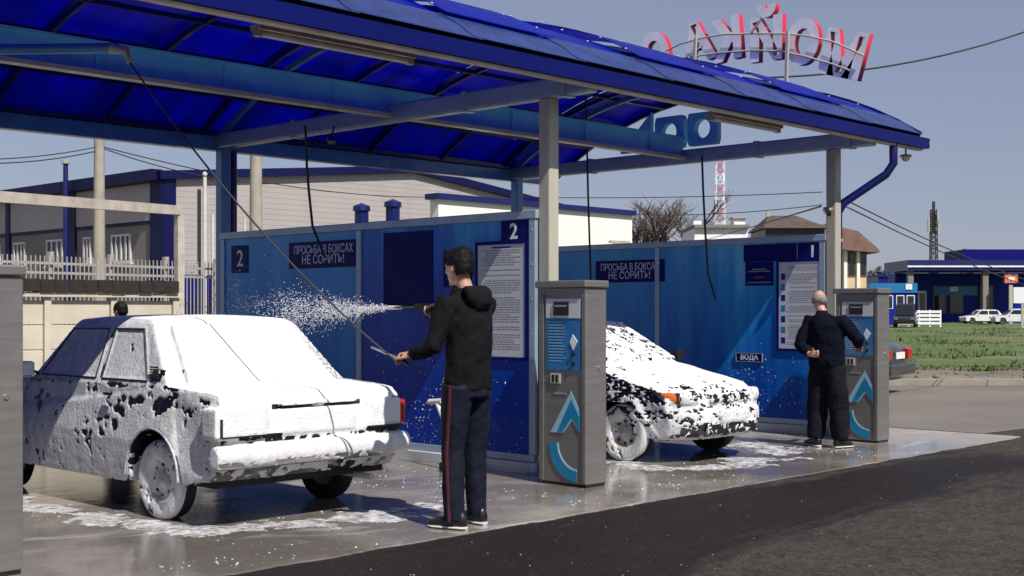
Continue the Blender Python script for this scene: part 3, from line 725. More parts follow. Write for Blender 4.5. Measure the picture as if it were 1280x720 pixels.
# ------------------------------------------------------------------ booms and hoses
def catenary(a, b, sag, n=24, side=(0,0,0)):
    a, b = Vector(a), Vector(b); sd = Vector(side)
    return [a.lerp(b, i/n) + (Vector((0,0,-sag))+sd)*4*(i/n)*(1-i/n) for i in range(n+1)]
HAND_L = Vector((5.47, 6.20, 1.10))
t = empty('spray_boom', (4.0, 9.4, 3.3), 0, 'blue swivelling hose boom under the canopy over the boxy car', 'boom')
put(MB().tube([(3.6,9.42,3.24),(4.62,8.22,3.24)], .035, 10), 'boom_arm', M['steel_blue'], t, smooth=50)
put(MB().lathe([(3.12,0),(3.12,.06),(3.29,.06),(3.29,0)], 'z', 12, c=(3.6,9.42,0)), 'swivel', M['steel_blue'], t, smooth=50)
put(MB().tube([(4.58,8.26,3.24),(4.66,8.18,3.22),(4.68,8.17,3.14)], [.04,.03,.02], 10), 'boom_tip', M['grey_post'], t, smooth=50)
h = MB(); h.tube(catenary((4.68,8.17,3.14), HAND_L+Vector((-.02,.03,-.02)), .14, 26), .007, 8)
tag(h.build('pressure_hose', M['hose'], smooth=60), 'long dark hose hanging from the boom down to the young man\'s near hand', 'hose')
def hang(x, y, ztop, zbot, label, tw=.05):
    m = MB(); m.tube([(x, y, ztop-.0), (x+.01, y-.01, ztop-.4), (x+tw*.4, y-tw*.6, (ztop+zbot)/2), (x+tw, y-tw, zbot+.3), (x+.20, y-tw, zbot)], .013, 8)
    tag(m.build('hanging_hose', M['hose'], smooth=60), label, 'hose', 'hoses hanging beside the walls')
hang(7.88, 10.38, 3.25, 1.95, 'dark hose hanging in front of the sign over the boxy car')
hang(12.55, 10.70, 4.30, 1.5, 'dark hose hanging beside the post of the old man\'s bay, left one')
hang(12.6, 8.93, 3.25, 1.55, 'dark hose hanging before the wall above the rounded car bonnet')
# ------------------------------------------------------------------ roof sign, seen from behind
sg = empty('roof_sign', (13.2, 8.4, 4.2), 0, 'arched red and white letter sign seen from behind on canopy roof', 'sign')
def on_sign(px, py): return on_x(13.2, px, py)
for ch, px0, px1, py, rot in (('М', 1027, 1083, 72, -17), ('О', 984, 1026, 57, -8), ('Й', 939, 981, 53, -1), ('К', 894, 932, 53, 5), ('А', 852, 896, 58, 12), ('С', 806, 840, 69, 20)):
    px = (px0+px1)/2
    y, z = on_sign(px, py); wd = abs(on_sign(px0, py)[0]-on_sign(px1, py)[0])*.95
    me = text_mesh(ch, .64, .045, .032)
    v = np.array([q.co[:] for q in me.vertices]); bx = v[:,0].max()-v[:,0].min()
    for q in me.vertices: q.co.x *= wd/bx
    me.materials.clear(); me.materials.append(M['letter_back']); me.materials.append(M['red_paint'])
    for p in me.polygons: p.material_index = 0 if abs(p.normal.z) > .6 else 1
    o = bpy.data.objects.new('letter', me); COL.objects.link(o); o.parent = sg
    rotm = Matrix(((0,0,1),(1,0,0),(0,1,0))).to_4x4()
    o.matrix_local = Matrix.Translation(Vector((13.2, y, z))-sg.location) @ rotm @ Matrix.Rotation(R(-rot), 4, 'Z')
def sign_rail(pxs, rad=.011, x=13.12):
    pts = []
    for px, py in pxs: y, z = on_x(x, px, py); pts.append((x, y, z))
    return put(MB().tube(pts, rad, 8), 'rail', M['grey_post'], sg, smooth=60)
sign_rail([(832,64),(850,55),(880,47),(905,43),(940,42),(980,42),(1010,45),(1040,52),(1064,62),(1080,70)])
sign_rail([(852,73),(870,70),(900,66),(940,63),(975,64),(1005,70),(1040,80),(1062,88)])
for px, y0p, y1p in ((987, 40, 104), (872, 48, 76)):
    a = on_x(13.12, px, y0p); b = on_x(13.12, px-3, y1p)
    put(MB().bar((13.08, a[0], a[1]), (13.08, b[0], b[1]-.30), .035, .035), 'sign_post', M['grey_post'], sg)
put(MB().bar((13.1, on_x(13.1,938,42)[0], on_x(13.1,938,42)[1]), (13.1, on_x(13.1,953,22)[0], on_x(13.1,953,22)[1]), .02, .02), 'brace', M['grey_post'], sg)
# ------------------------------------------------------------------ cars
def hull(mb, prof, xsl, hw, yfun, zfun, wfun):
    """closed body: side profile (y,z) repeated over slices across the width"""
    k = len(prof); vs = []
    for s in xsl:
        for (y, z) in prof:
            x = s*hw*wfun(y, z); vs.append((x, yfun(s, y, z), zfun(s, y, z)))
    n = len(xsl)
    fs = [(i*k+j, i*k+(j+1)%k, (i+1)*k+(j+1)%k, (i+1)*k+j) for i in range(n-1) for j in range(k)]
    fs += [tuple(range(k-1,-1,-1)), tuple((n-1)*k+j for j in range(k))]
    return mb.add(vs, fs)
def arc(cy, cz, r, a0, a1, n):
    return [(cy+r*math.cos(R(a0+(a1-a0)*i/n)), cz+r*math.sin(R(a0+(a1-a0)*i/n))) for i in range(n+1)]
def interp(tab, x):
    for (a, va), (b, vb) in zip(tab, tab[1:]):
        if x <= b: return va+(vb-va)*max(0, (x-a)/(b-a))
    return tab[-1][1]
SL = [-1, -.985, -.94, -.85, -.6, -.3, 0, .3, .6, .85, .94, .985, 1]
def foam_shell(mb, size, cover, thick, seed, fine=1.0):
    """snow foam: skin grown off the surface, broken open where cover(p, n) is small"""
    me = voxel(mb, size, 1); nv = len(me.vertices)
    co = np.empty(nv*3, 'f'); no = np.empty(nv*3, 'f'); me.vertices.foreach_get('co', co); me.vertices.foreach_get('normal', no)
    co = co.reshape(-1, 3); no = no.reshape(-1, 3); keep = np.zeros(nv, bool); out = co.copy(); thin = np.zeros(nv, 'f')
    nz = noise.noise
    for i in range(nv):
        p = co[i]; n = no[i]; r_ = cover(p, n); c, st = r_[0], r_[1]
        if c < -1.5: continue
        q = Vector((p[0]*st[0]+seed, p[1]*st[1], p[2]*st[2]))
        f = nz(q*5.5)*.42+nz(q*15)*.50+nz(q*38)*.26+c
        h = min(1.0, max(0.0, f*7+.5))
        keep[i] = f > -.17
        tn = r_[2] if len(r_) > 2 else 0.0
        thin[i] = min(1, max(tn, (1-h)*.8) + max(0, .12-f)*.9)
        fl = nz(q*16)*.24+nz(q*44)*.16
        out[i] = p + n*(-.016 + h*(thick*(1+fl*1.1)+.016))
    me.vertices.foreach_set('co', out.reshape(-1)); me.attributes.new('thin', 'FLOAT', 'POINT').data.foreach_set('value', thin)
    bm = bmesh.new(); bm.from_mesh(me); bm.verts.ensure_lookup_table()
    bmesh.ops.delete(bm, geom=[v for v, k in zip(bm.verts, keep) if not k], context='VERTS')
    bm.to_mesh(me); bm.free()
    for p in me.polygons: p.use_smooth = True
    me.update(); return me

def wheel(root, x, y, r, wd, foam_cover, seed, out):
    """out = +1/-1: side that faces outward"""
    wh = empty('wheel', (x, y, r)); wh.parent = root
    t = MB(); h = wd/2
    t.lathe([(-h*.7,r*.62),(-h,r*.72),(-h*1.02,r*.88),(-h*.8,r*.975),(-h*.3,r),(h*.3,r),(h*.8,r*.975),(h*1.02,r*.88),(h,r*.72),(h*.7,r*.62),(-h*.7,r*.62)], 'x', 36)
    t.build('tyre', M['rubber'], wh, smooth=40)
    g = MB(); o_ = out
    g.lathe([(o_*h*.72,r*.63),(o_*h*.95,r*.60),(o_*h*.80,r*.52),(o_*h*.45,r*.46),(o_*h*.42,r*.30),(o_*h*.75,r*.22),(o_*h*.80,r*.10),(o_*h*.8,0)], 'x', 32)
    for k in range(8):
        a = 2*math.pi*k/8; g.ell((o_*h*.50, r*.385*math.cos(a), r*.385*math.sin(a)), (.008,r*.055,r*.055), 8, 5, mi=1)
    g.lathe([(-h*.7,r*.63),(o_*h*.0,r*.60),(o_*h*.42,r*.44)], 'x', 24)
    g.build('rim', [M['grey_post'], M['black']], wh, smooth=40)
    if foam_cover is not None:
        f = MB(); f.lathe([(0,0),(o_*h*.8,0),(o_*h*.84,r*.16),(o_*h*.5,r*.30),(o_*h*.5,r*.46),(o_*h*.85,r*.54),(o_*h*1.0,r*.62),(o_*h*1.05,r*.74),(o_*h*1.08,r*.88),(o_*h*.85,r*.985),(o_*h*.3,r*1.0),(0,r),(0,0)], 'x', 40)
        f.v = [v for v in f.v]
        me = foam_shell(f, .011, lambda p, n: (foam_cover(p, n) if n[0]*out > -.2 and p[0]*out > .02 else -9, (1,1,1), .45), .004, seed)
        link_mesh('foam', me, M['foam'], wh)
    return wh

# ---- the boxy saloon, covered in foam. local: x right, y front, z up, origin on the ground amidships
def boxy_car():
    L0, L1 = -1.93, 1.93; WB = 2.30; YR = -1.17; YFt = YR+WB; r = .268
    root = empty('foam_covered_car', (5.36, 8.86, 0), 0, 'boxy saloon car under thick white foam, seen from its rear left corner', 'car')
    zs = .25; ra = .325
    prof = [(L0+.02,.40),(L0+.10,.31),(YR-ra-.05,.27)] + arc(YR, r+.02, ra, 183, -3, 12) + [(YR+ra+.04,zs-.02),(YFt-ra-.04,zs-.02)] + arc(YFt, r+.02, ra, 183, -3, 12) + \
        [(YFt+ra+.06,.29),(L1-.08,.31),(L1,.42),(L1,.60),(L1-.01,.74),(L1-.05,.80),(L1-.30,.835),(.72,.885),(.64,.895),(-1.28,.895),(-1.36,.892),(L0+.12,.868),(L0+.045,.855),(L0+.01,.81),(L0,.70),(L0,.52)]
    W = [(.2,.955),(.30,.975),(.50,1.0),(.66,1.0),(.80,.985),(.86,.955),(.90,.935)]
    wf = lambda y, z: interp(W, z) * (1-.05*max(0, (abs(y)-1.2)/.73)**2)
    yf = lambda s, y, z: y - math.copysign(max(0, abs(s)-.8)*.16*(abs(y) > 1.8), y)
    zf = lambda s, y, z: z + (.012*(1-s*s) if z > .75 else 0)
    b = MB(); hull(b, prof, SL, .80, yf, zf, wf)
    gh = [(.70,.88),(.26,1.305),(.18,1.335),(-.05,1.352),(-.55,1.352),(-.80,1.338),(-.90,1.31),(-1.33,.88)]
    GW = [(.88,.935),(1.29,.765),(1.325,.745),(1.345,.70),(1.36,.66)]
    gw = lambda y, z: interp(GW, z)
    zg = lambda s, y, z: z + (.018*(1-s*s) if z > 1.2 else 0)
    yg = lambda s, y, z: y + (-.05*s*s if y > .2 else (.035*s*s if y < -.88 else 0))
    g = MB(); hull(g, gh, SL, .80, yg, zg, gw)
    body = MB(); body.add(b.v, b.f); o = body.build('body', M['paint_dark'], root, smooth=35)
    o2 = g.build('cabin', M['paint_dark'], root, smooth=35)
    put_loc = lambda mb, n, m, par=root, **k: mb.build(n, m, par, **k)
    # glass (slightly proud of the cabin)
    def sideq(y0, z0, y1, z1, y2, z2, y3, z3, s, e=.0015):
        P = lambda y, z: (s*(.80*gw(y, z)+e), y, z)
        return [P(y0,z0), P(y1,z1), P(y2,z2), P(y3,z3)]
    wins = [(-1.03,.925,-.42,.925,-.42,1.275,-.80,1.275), (-.33,.925,.50,.925,.20,1.27,-.33,1.275)]
    for s in (-1, 1):
        for q in wins:
            m = MB(); m.add(sideq(*q, s), [(0,1,2,3)]); put_loc(m, 'side_window', M['glass'])
    rwq = [(-.60,-1.315,.91),(.60,-1.315,.91),(.50,-.935,1.30),(-.50,-.935,1.30)]
    m = MB(); m.add([(x, y-.004, z+.002) for x, y, z in rwq], [(0,1,2,3)]); put_loc(m, 'rear_window', M['glass'])
    m = MB(); m.add([(x, -y-.64, z) for x, y, z in rwq], [(0,1,2,3)]); m.v = [(-.6,.70,.91),(.6,.70,.91),(.5,.275,1.30),(-.5,.275,1.30)]; put_loc(m, 'windscreen', M['glass'])
    # bumpers
    bp = MB(); bp.rings([((x, L0-.035+.05*abs(x/.8)**6, .47), (0,.055,0), (0,0,.075)) for x in np.linspace(-.80, .80, 15)], 12)
    rb = put_loc(bp, 'rear_bumper', M['chrome'], smooth=40)
    fb = MB(); fb.rings([((x, L1+.03-.05*abs(x/.8)**6, .47), (0,.055,0), (0,0,.07)) for x in np.linspace(-.80, .80, 15)], 12); put_loc(fb, 'front_bumper', M['chrome'], smooth=40)
    # floor and running gear
    m = MB(); m.box((-.70,L0+.15,.26),(.70,L1-.15,.42)); m.tube([(-.6,YR,r),(.6,YR,r)], .045, 8); m.ell((0,YR,r),(.11,.11,.11)); put_loc(m, 'underbody', M['rubber'])
    m = MB(); m.tube([(.45,-1.2,.26),(.45,L0-.03,.25)], .022, 8); put_loc(m, 'exhaust', M['grey_post'])
    # tail lamps
    for s in (-1, 1):
        m = MB(); m.box((min(s*.42,s*.735), L0-.012, .60), (max(s*.42,s*.735), L0+.02, .775)); l = put_loc(m, 'tail_lamp', M['red_lens'], bevel=.006)
        m = MB(); m.box((min(s*.70,s*.80), L0-.002, .60), (max(s*.70,s*.795), L0+.14, .775)); m.build('lens_corner', M['red_lens'], l, bevel=.02)
    m = MB(); m.box((-.30, L0-.010, .61), (.30, L0+.01, .74)); put_loc(m, 'number_plate', M['white_metal'])
    m = MB(); m.box((-.14,L1-.01,.5),(.14,L1+.012,.72)); put_loc(m, 'grille', M['black'])
    for s in (-1, 1):
        m = MB(); m.box((min(s*.4,s*.7),L1-.02,.58),(max(s*.4,s*.7),L1+.015,.76)); put_loc(m, 'headlight', M['glass'], bevel=.01)
    # mirror
    for s in (-1, 1):
        m = MB(); m.bar((s*.76,.50,.93),(s*.83,.50,.96),.02,.02); m.build('mirror_arm', M['black'], root)
        m = MB(); m.box((min(s*.82,s*.93),.46,.91),(max(s*.82,s*.93),.54,1.01)); q = m.build('side_mirror', M['steel_blue'], root, bevel=.02)
    for nm, x, y, sd in (('a', -.67, YR, 1.0), ('b', .67, YR, 2.0), ('c', -.67, YFt, 3.0), ('d', .67, YFt, 4.0)):
        near = x < 0
        wheel(root, x, y, r, .15, (lambda p, n: .27 if (p[1]**2+p[2]**2) > (.26*r*2)**2 else (.16 if (p[1]**2+p[2]**2) > (.42*r)**2 else .0)) if near else None, sd, -1 if near else 1)
    # ---- foam
    src = MB(); src.add(b.v, b.f); src.add(g.v, g.f); src.add(bp.v, bp.f)
    # relief under the foam: door gaps, lamps, window rims
    wx = .80*.99
    for s in (-1, 1):
        P = lambda y, z: (s*(.80*gw(y, z)+.002), y, z)
        for q in wins:
            pts = [P(q[0],q[1]),P(q[2],q[3]),P(q[4],q[5]),P(q[6],q[7])]
            for i in range(4): src.bar(pts[i], pts[(i+1)%4], .012, .012)
        src.box((min(s*.42,s*.76), L0-.018, .59), (max(s*.42,s*.76), L0+.02, .785))
    def slab(q, n, e):
        n = Vector(n).normalized()*e; a = [Vector(p)-n*3 for p in q]+[Vector(p)+n for p in q]
        src.add(a, [(3,2,1,0),(4,5,6,7),(0,1,5,4),(1,2,6,5),(2,3,7,6),(3,0,4,7)])
    slab(rwq, (0,-.72,.69), .010); slab([(-.6,.70,.91),(.6,.70,.91),(.5,.275,1.30),(-.5,.275,1.30)], (0,.69,.72), .008)
    for s in (-1, 1):
        src.box((min(s*.70,s*.805), L0-.008, .595), (max(s*.70,s*.805), L0+.145, .78))
    src.box((-.31, L0-.014, .60), (.31, L0+.02, .75))
    src.box((-.33, L0-.022, .78), (.33, L0+.02, .80))
    src.box((-.92,.45,.905),(-.82,.55,1.02))
    for y in np.arange(-1.22,-.95,.05): pass
    def cover(p, n):
        x, y, z = p; c = .62 if (n[1] < -.4 or n[2] > .5) else .46; st = (1, 1, 1)
        if n[2] < -.5 or z < .30: c = -.10 if z > .27 else -9
        if n[2] < -.5 and z < .5: c = -.35
        side = abs(n[0]) > .6 and z < .90
        if abs(n[0]) < .5 and z < .66 and min(abs(y-YR), abs(y-YFt)) < .36 and abs(n[1]) < .98 and n[2] < .3: c = -9
        if side:
            st = (1.2, 1.0, 1.3); c = .50
            if x < 0:
                # torn patches on the flank
                def blob(cy, cz, ry, rz, d): return -d*math.exp(-((y-cy)/ry)**2-((z-cz)/rz)**2)
                c -= .03; c += blob(-.72,.66,.24,.13,.42)+blob(-1.45,.77,.34,.06,.42)+blob(-1.20,.80,.30,.06,.30)+blob(-.45,.52,.30,.12,.22)+blob(.75,.74,.45,.10,.34)+blob(-.3,.84,.12,.05,.22)+blob(-1.78,.78,.10,.09,.40)+blob(.4,.45,.3,.2,.12)
        if z > .93 and z < 1.29 and abs(n[0]) > .5:
            c = .60
            if y > 0: c = .46
            if -1.22 < y < -1.05 and .90 < z < 1.0: c = .05
        if n[1] < -.5 and z < .44: c = .05
        if abs(x) < .36 and n[1] < -.5 and .765 < z < .785: c = -.25
        if n[1] < -.5 and (.555 < z < .575): c = .10
        if -.76 < x < -.30 and n[1] < -.3 and (.580 < z < .600): c = -.30
        if x > .42 and n[1] < -.5 and (.575 < z < .60): c = -.30
        if x < -.62 and y < -1.72 and .58 < z < .80: c = .5
        # red corner of the far tail lamp shows through
        if x > .66 and .61 < z < .79 and y < -1.80 and (n[0] > .1 or x > .73): c = -.4
        # open line between boot lid and wing
        # door gaps
        if side and abs(y+.36) < .008 and z > .30: c = .02
        if side and abs(z-.888) < .010: c = .02
        # window rim lines
        if x < 0 and abs(n[0]) > .5 and .93 < z < 1.27:
            if abs(y+.375) < .018: c = .10
        # handle
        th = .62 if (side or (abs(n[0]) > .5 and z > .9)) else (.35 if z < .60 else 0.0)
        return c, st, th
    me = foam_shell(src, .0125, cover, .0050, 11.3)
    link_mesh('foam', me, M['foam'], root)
    # dark trim lines showing through the foam
    m = MB(); m.box((-.815,-.66,.815),(-.795,-.56,.835)); put_loc(m, 'door_handle', M['black'], bevel=.004)
    m = MB()
    for k in range(5): m.bar((-.748,-1.17+.0*k,.955+.017*k),(-.738,-1.06,.955+.017*k),.014,.010)
    put_loc(m, 'pillar_vent', M['black'])
    put_loc(MB().box((-.775,L0-.030,.600),(-.762,L0-.008,.72)), 'lamp_trim', M['black']); put_loc(MB().box((-.761,L0-.036,.596),(-.44,L0-.010,.606)), 'lamp_trim', M['black']); put_loc(MB().box((.44,L0-.036,.596),(.72,L0-.010,.606)), 'lamp_trim', M['black'])
    for s in (-1, 1):
        P = lambda y, z: (s*(.80*gw(y, z)+.010), y, z)
        for q in wins:
            pts = [P(q[0],q[1]),P(q[2],q[3]),P(q[4],q[5]),P(q[6],q[7])]; m = MB()
            for i in range(4): m.bar(pts[i], pts[(i+1)%4], .010 if i != 1 else .006, .012)
            put_loc(m, 'window_trim', M['black'])
        # flared wheel arch lips
        for yy in (YR, YFt):
            m = MB(); m.tube([(s*.800, y_, z_) for y_, z_ in arc(yy, r+.02, ra+.006, 180, 0, 16)], .008, 6); put_loc(m, 'arch_lip', M['suds'], smooth=60)
    # drips under the bumper
    return root
car1 = boxy_car()

# ---- rounded hatchback, front towards the viewer
def rounded_car():
    L0, L1 = -1.95, 1.72; r = .27; YFt = 1.0; YR = -1.28; ra = .325
    root = empty('foam_flecked_car', (10.14, 8.55, 0), math.pi, 'rounded dark car flecked with white foam, its front poking out past the kiosk', 'car')
    prof = [(L0+.02,.42),(L0+.10,.27),(YR-ra-.05,.24)] + arc(YR, r+.02, ra, 183, -3, 12) + [(YR+ra+.04,.20),(YFt-ra-.04,.20)] + arc(YFt, r+.02, ra, 183, -3, 12) + \
        [(YFt+ra+.04,.24),(L1-.10,.22),(L1-.03,.27),(L1,.36),(L1-.005,.46),(L1-.035,.50),(L1-.05,.58),(L1-.09,.66),(L1-.20,.725),(L1-.42,.775),(.95,.83),(.74,.875),(.60,.90),(-1.10,.93),(-1.5,.90),(L0+.10,.84),(L0+.03,.78),(L0,.6)]
    W = [(.2,.94),(.30,.97),(.50,1.0),(.66,1.0),(.78,.975),(.86,.94),(.93,.92)]
    wf = lambda y, z: interp(W, z) * (1-.10*max(0, (abs(y)-1.1)/.7)**2)
    def yf(s, y, z): return y - math.copysign((.20*abs(s)**3.2 if abs(y) > 1.25 else .06*abs(s)**3), y)*(1 if abs(y) > .9 else 0)
    def zf(s, y, z): return z - (.055*abs(s)**3 if z > .6 else 0) + (.01 if z > .7 else 0)
    b = MB(); hull(b, prof, SL, .79, yf, zf, wf)
    gh = [(.70,.86),(.10,1.235),(-.02,1.275),(-.3,1.30),(-.75,1.295),(-1.05,1.26),(-1.18,1.22),(-1.62,.88)]
    GW = [(.86,.91),(1.2,.74),(1.26,.70),(1.31,.62)]
    gw = lambda y, z: interp(GW, z)
    zg = lambda s, y, z: z + (.02*(1-s*s) if z > 1.2 else 0)
    yg = lambda s, y, z: y + (-.14*s*s if y > .05 else (.05*s*s if y < -1.1 else 0))
    g = MB(); hull(g, gh, SL, .79, yg, zg, gw)
    b.build('body', M['paint_dark'], root, smooth=35); g.build('cabin', M['paint_dark'], root, smooth=35)
    for s in (-1, 1):
        P = lambda y, z: (s*(.79*gw(y, z)+.004), y, z)
        for q in ((-1.2,.92,-.50,.92,-.50,1.21,-1.0,1.21), (-.42,.92,.42,.92,.02,1.20,-.42,1.21)):
            m = MB(); m.add([P(q[0],q[1]),P(q[2],q[3]),P(q[4],q[5]),P(q[6],q[7])], [(0,1,2,3)]); m.build('side_window', M['glass'], root)
        # headlight, indicator, fog lamp
        m = MB(); m.rings([((s*.46, L1-.105, .595), (0,.03,0), (0,0,.055)), ((s*.60, L1-.155, .60), (0,.035,0), (0,0,.06)), ((s*.66, L1-.19, .60), (0,.03,0), (0,0,.055))], 12)
        m.build('headlight', M['glass'], root, smooth=50)
        m = MB(); m.rings([((s*.640, L1-.185, .60), (0,.040,0), (0,0,.055)), ((s*.692, L1-.245, .605), (0,.045,0), (0,0,.055)), ((s*.712, L1-.32, .61), (0,.045,0), (0,0,.04))], 12)
        m.build('indicator', M['orange_lens'], root, smooth=50)
        m = MB(); m.box((min(s*.80,s*.92),.42,.90),(max(s*.80,s*.92),.50,.99)); m.bar((s*.72,.46,.90),(s*.82,.46,.93),.02,.02); m.build('side_mirror', M['black'], root, bevel=.02)
        m = MB(); m.box((min(s*.45,s*.7),L0-.01,.62),(max(s*.45,s*.7),L0+.06,.78)); m.build('tail_lamp', M['red_lens'], root, bevel=.01)
    wq = [(-.60,.60,.915),(.60,.60,.915),(.50,.02,1.245),(-.50,.02,1.245)]
    m = MB(); m.add([(x, y+.006, z+.010) for x, y, z in wq], [(0,1,2,3)]); m.build('windscreen', M['glass'], root)
    m = MB(); m.add([(-.55,-1.63,.90),(.55,-1.63,.90),(.48,-1.20,1.22),(-.48,-1.20,1.22)], [(0,1,2,3)]); m.build('rear_window', M['glass'], root)
    m = MB(); m.box((-.30,L1-.055,.56),(.30,L1-.03,.63)); m.build('grille', M['black'], root)
    m = MB(); m.box((-.38,L1-.03,.27),(.38,L1+.003,.36)); m.build('air_intake', M['black'], root)
    m = MB(); m.box((-.22,L1+.004,.39),(.22,L1+.014,.48)); m.build('number_plate', M['white_metal'], root)
    m = MB(); m.box((-.68,L0+.15,.22),(.68,L1-.25,.40)); m.build('underbody', M['rubber'], root)
    for x, y, sd in ((.675, YFt, 5.0), (-.675, YFt, 6.0), (.675, YR, 7.0), (-.675, YR, 8.0)):
        near = x > 0
        wheel(root, x, y, r, .16, (lambda p, n: .24 if (p[1]**2+p[2]**2) > (.55*r)**2 else .05) if near else None, sd, 1 if near else -1)
    src = MB(); src.add(b.v, b.f); src.add(g.v, g.f)
    nn = Vector((0,.5,.87)); a = [Vector(p)-nn*.03 for p in wq]+[Vector(p)+nn*.016 for p in wq]
    src.add(a, [(3,2,1,0),(4,5,6,7),(0,1,5,4),(1,2,6,5),(2,3,7,6),(3,0,4,7)])
    for s in (-1, 1):
        src.rings([((s*.46, L1-.100, .595), (0,.03,0), (0,0,.055)), ((s*.60, L1-.150, .60), (0,.036,0), (0,0,.06)), ((s*.66, L1-.185, .60), (0,.03,0), (0,0,.055))], 12)
        src.rings([((s*.640, L1-.18, .60), (0,.040,0), (0,0,.056)), ((s*.694, L1-.242, .605), (0,.046,0), (0,0,.057)), ((s*.714, L1-.32, .61), (0,.046,0), (0,0,.042))], 12)
    src.box((-.31,L1-.055,.555),(.31,L1-.027,.635)); src.box((-.39,L1-.03,.265),(.39,L1+.006,.365)); src.box((-.23,L1,.385),(.23,L1+.017,.485))
    def cover(p, n):
        x, y, z = p; st = (1.9, 1.6, 3.3)
        c = .34
        if n[2] > .6: c = .38
        if z < .24 or (n[2] < -.5 and z < .5): c = -9
        if abs(n[0]) < .5 and z < .66 and min(abs(y-YR), abs(y-YFt)) < .36 and n[2] < .3: return -9, st
        if abs(n[0]) > .55 and z < .86:
            c = .10 + .28*min(1, max(0, (.52-z)/.2))
            if z > .60: c = -.02
            if z > .76: c = .12
        if n[1] > .35 and y > 1.4:
            c = .22
            if abs(x) < .33 and .55 < z < .64: c = .04
            if abs(x) < .62 and .25 < z < .36: c = -.10
            if abs(x) > .40 and .54 < z < .66: c = .22
            if .36 < z < .50: c = .24
        if z > .90 and n[1] > .3: c = .17; st = (2.4, 1.5, 2.8)
        if z > .90 and abs(n[0]) > .5: c = .10
        # orange indicator washed free
        if x > .64 and y > 1.36 and .56 < z < .655: c = -.12
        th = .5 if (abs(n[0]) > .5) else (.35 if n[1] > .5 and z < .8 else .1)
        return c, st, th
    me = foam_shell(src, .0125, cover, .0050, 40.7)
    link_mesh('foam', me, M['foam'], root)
    return root
car2 = rounded_car()

# ---- foam lying on the wet floor
def floor_suds(name, x0, x1, y0, y1, field, label, step=.022, hmax=.016, mat='suds'):
    nx, ny = int((x1-x0)/step), int((y1-y0)/step); vs = []; keep = []
    for j in range(ny+1):
        for i in range(nx+1):
            x, y = x0+i*step, y0+j*step
            f = field(x, y) + noise.noise(Vector((x*2.2,y*2.2,5)))*.55 + noise.noise(Vector((x*7,y*7,2)))*.38 + noise.noise(Vector((x*21,y*21,1)))*.25
            h = min(1, max(0, f)); keep.append(f > 0)
            vs.append((x, y, .0065 + h*hmax*(1+.8*noise.noise(Vector((x*30,y*30,8))))))
    fs = []
    for j in range(ny):
        for i in range(nx):
            a = j*(nx+1)+i
            q = (a, a+1, a+nx+2, a+nx+1)
            if sum(keep[k] for k in q) >= 3: fs.append(q)
    mb = MB(); mb.v = vs; mb.f = fs; mb.mi = [0]*len(fs)
    me = mb.mesh(name, fix=False); bm = bmesh.new(); bm.from_mesh(me)
    bmesh.ops.delete(bm, geom=[v for v in bm.verts if not v.link_faces], context='VERTS'); bm.to_mesh(me); bm.free()
    o = link_mesh(name, me, M[mat], None, smooth=0)
    for p in me.polygons: p.use_smooth = True
    return tag(o, label, 'foam', kind='stuff')
def segd(x, y, pts):
    best = 9
    for (ax, ay), (bx, by) in zip(pts, pts[1:]):
        dx, dy = bx-ax, by-ay; t = max(0, min(1, ((x-ax)*dx+(y-ay)*dy)/(dx*dx+dy*dy)))
        best = min(best, math.hypot(x-ax-t*dx, y-ay-t*dy))
    return best
ring1 = [(4.25,9.6),(4.30,8.6),(4.42,7.6),(4.62,7.05),(5.1,6.78),(5.8,6.75),(6.3,6.95)]
floor_suds('floor_foam', 3.6, 7.0, 6.2, 10.2, lambda x, y: .30-segd(x, y, ring1)*2.0, 'white foam suds lying in a band round the boxy car')
ring2 = [(9.25,8.6),(9.15,7.6),(9.22,6.85),(9.8,6.6),(10.7,6.7),(11.3,7.1),(11.6,7.9)]
floor_suds('floor_foam', 8.3, 12.4, 6.1, 9.2, lambda x, y: .34-segd(x, y, ring2)*1.7, 'white foam suds lying in a band round the rounded car')

# ------------------------------------------------------------------ spray of foam from the lance
def spray():
    tip = Vector((5.965, 6.90, 1.425)); rng = random.Random(5); mb = MB()
    ax = Vector((-.03, 1.0, -.02)).normalized()
    for k in range(10000):
        t = rng.random()**.62; L = .12+2.15*t; spread = .03+.26*t
        p = tip + ax*L + Vector((rng.gauss(0, .05+.10*t), 0, rng.gauss(.0, 1)*spread*.62 - .05*t*t))
        if noise.noise(p*4.2)+.4*noise.noise(p*13) < .0 and t > .25: continue
        r = (.0009+.0030*rng.random()**2.2)*(.8+.7*t)
        mb.ell(p, (r, r*rng.uniform(1, 2.6), r*rng.uniform(.7,1.2)), 4, 3)
    for k in range(2600):
        t = rng.random()**1.1; q = tip + ax*(.02+1.25*t) + Vector((rng.gauss(0,.012+.05*t), 0, rng.gauss(0,.008+.075*t)-.03*t))
        r = rng.uniform(.0010,.0024); mb.ell(q, (r, r*rng.uniform(2,6), r), 4, 3)
    return tag(mb.build('foam_spray', M['foam'], fix=False, smooth=60), 'fan of white foam spray flying from the lance towards the boxy car roof', 'spray', kind='stuff')
spray()
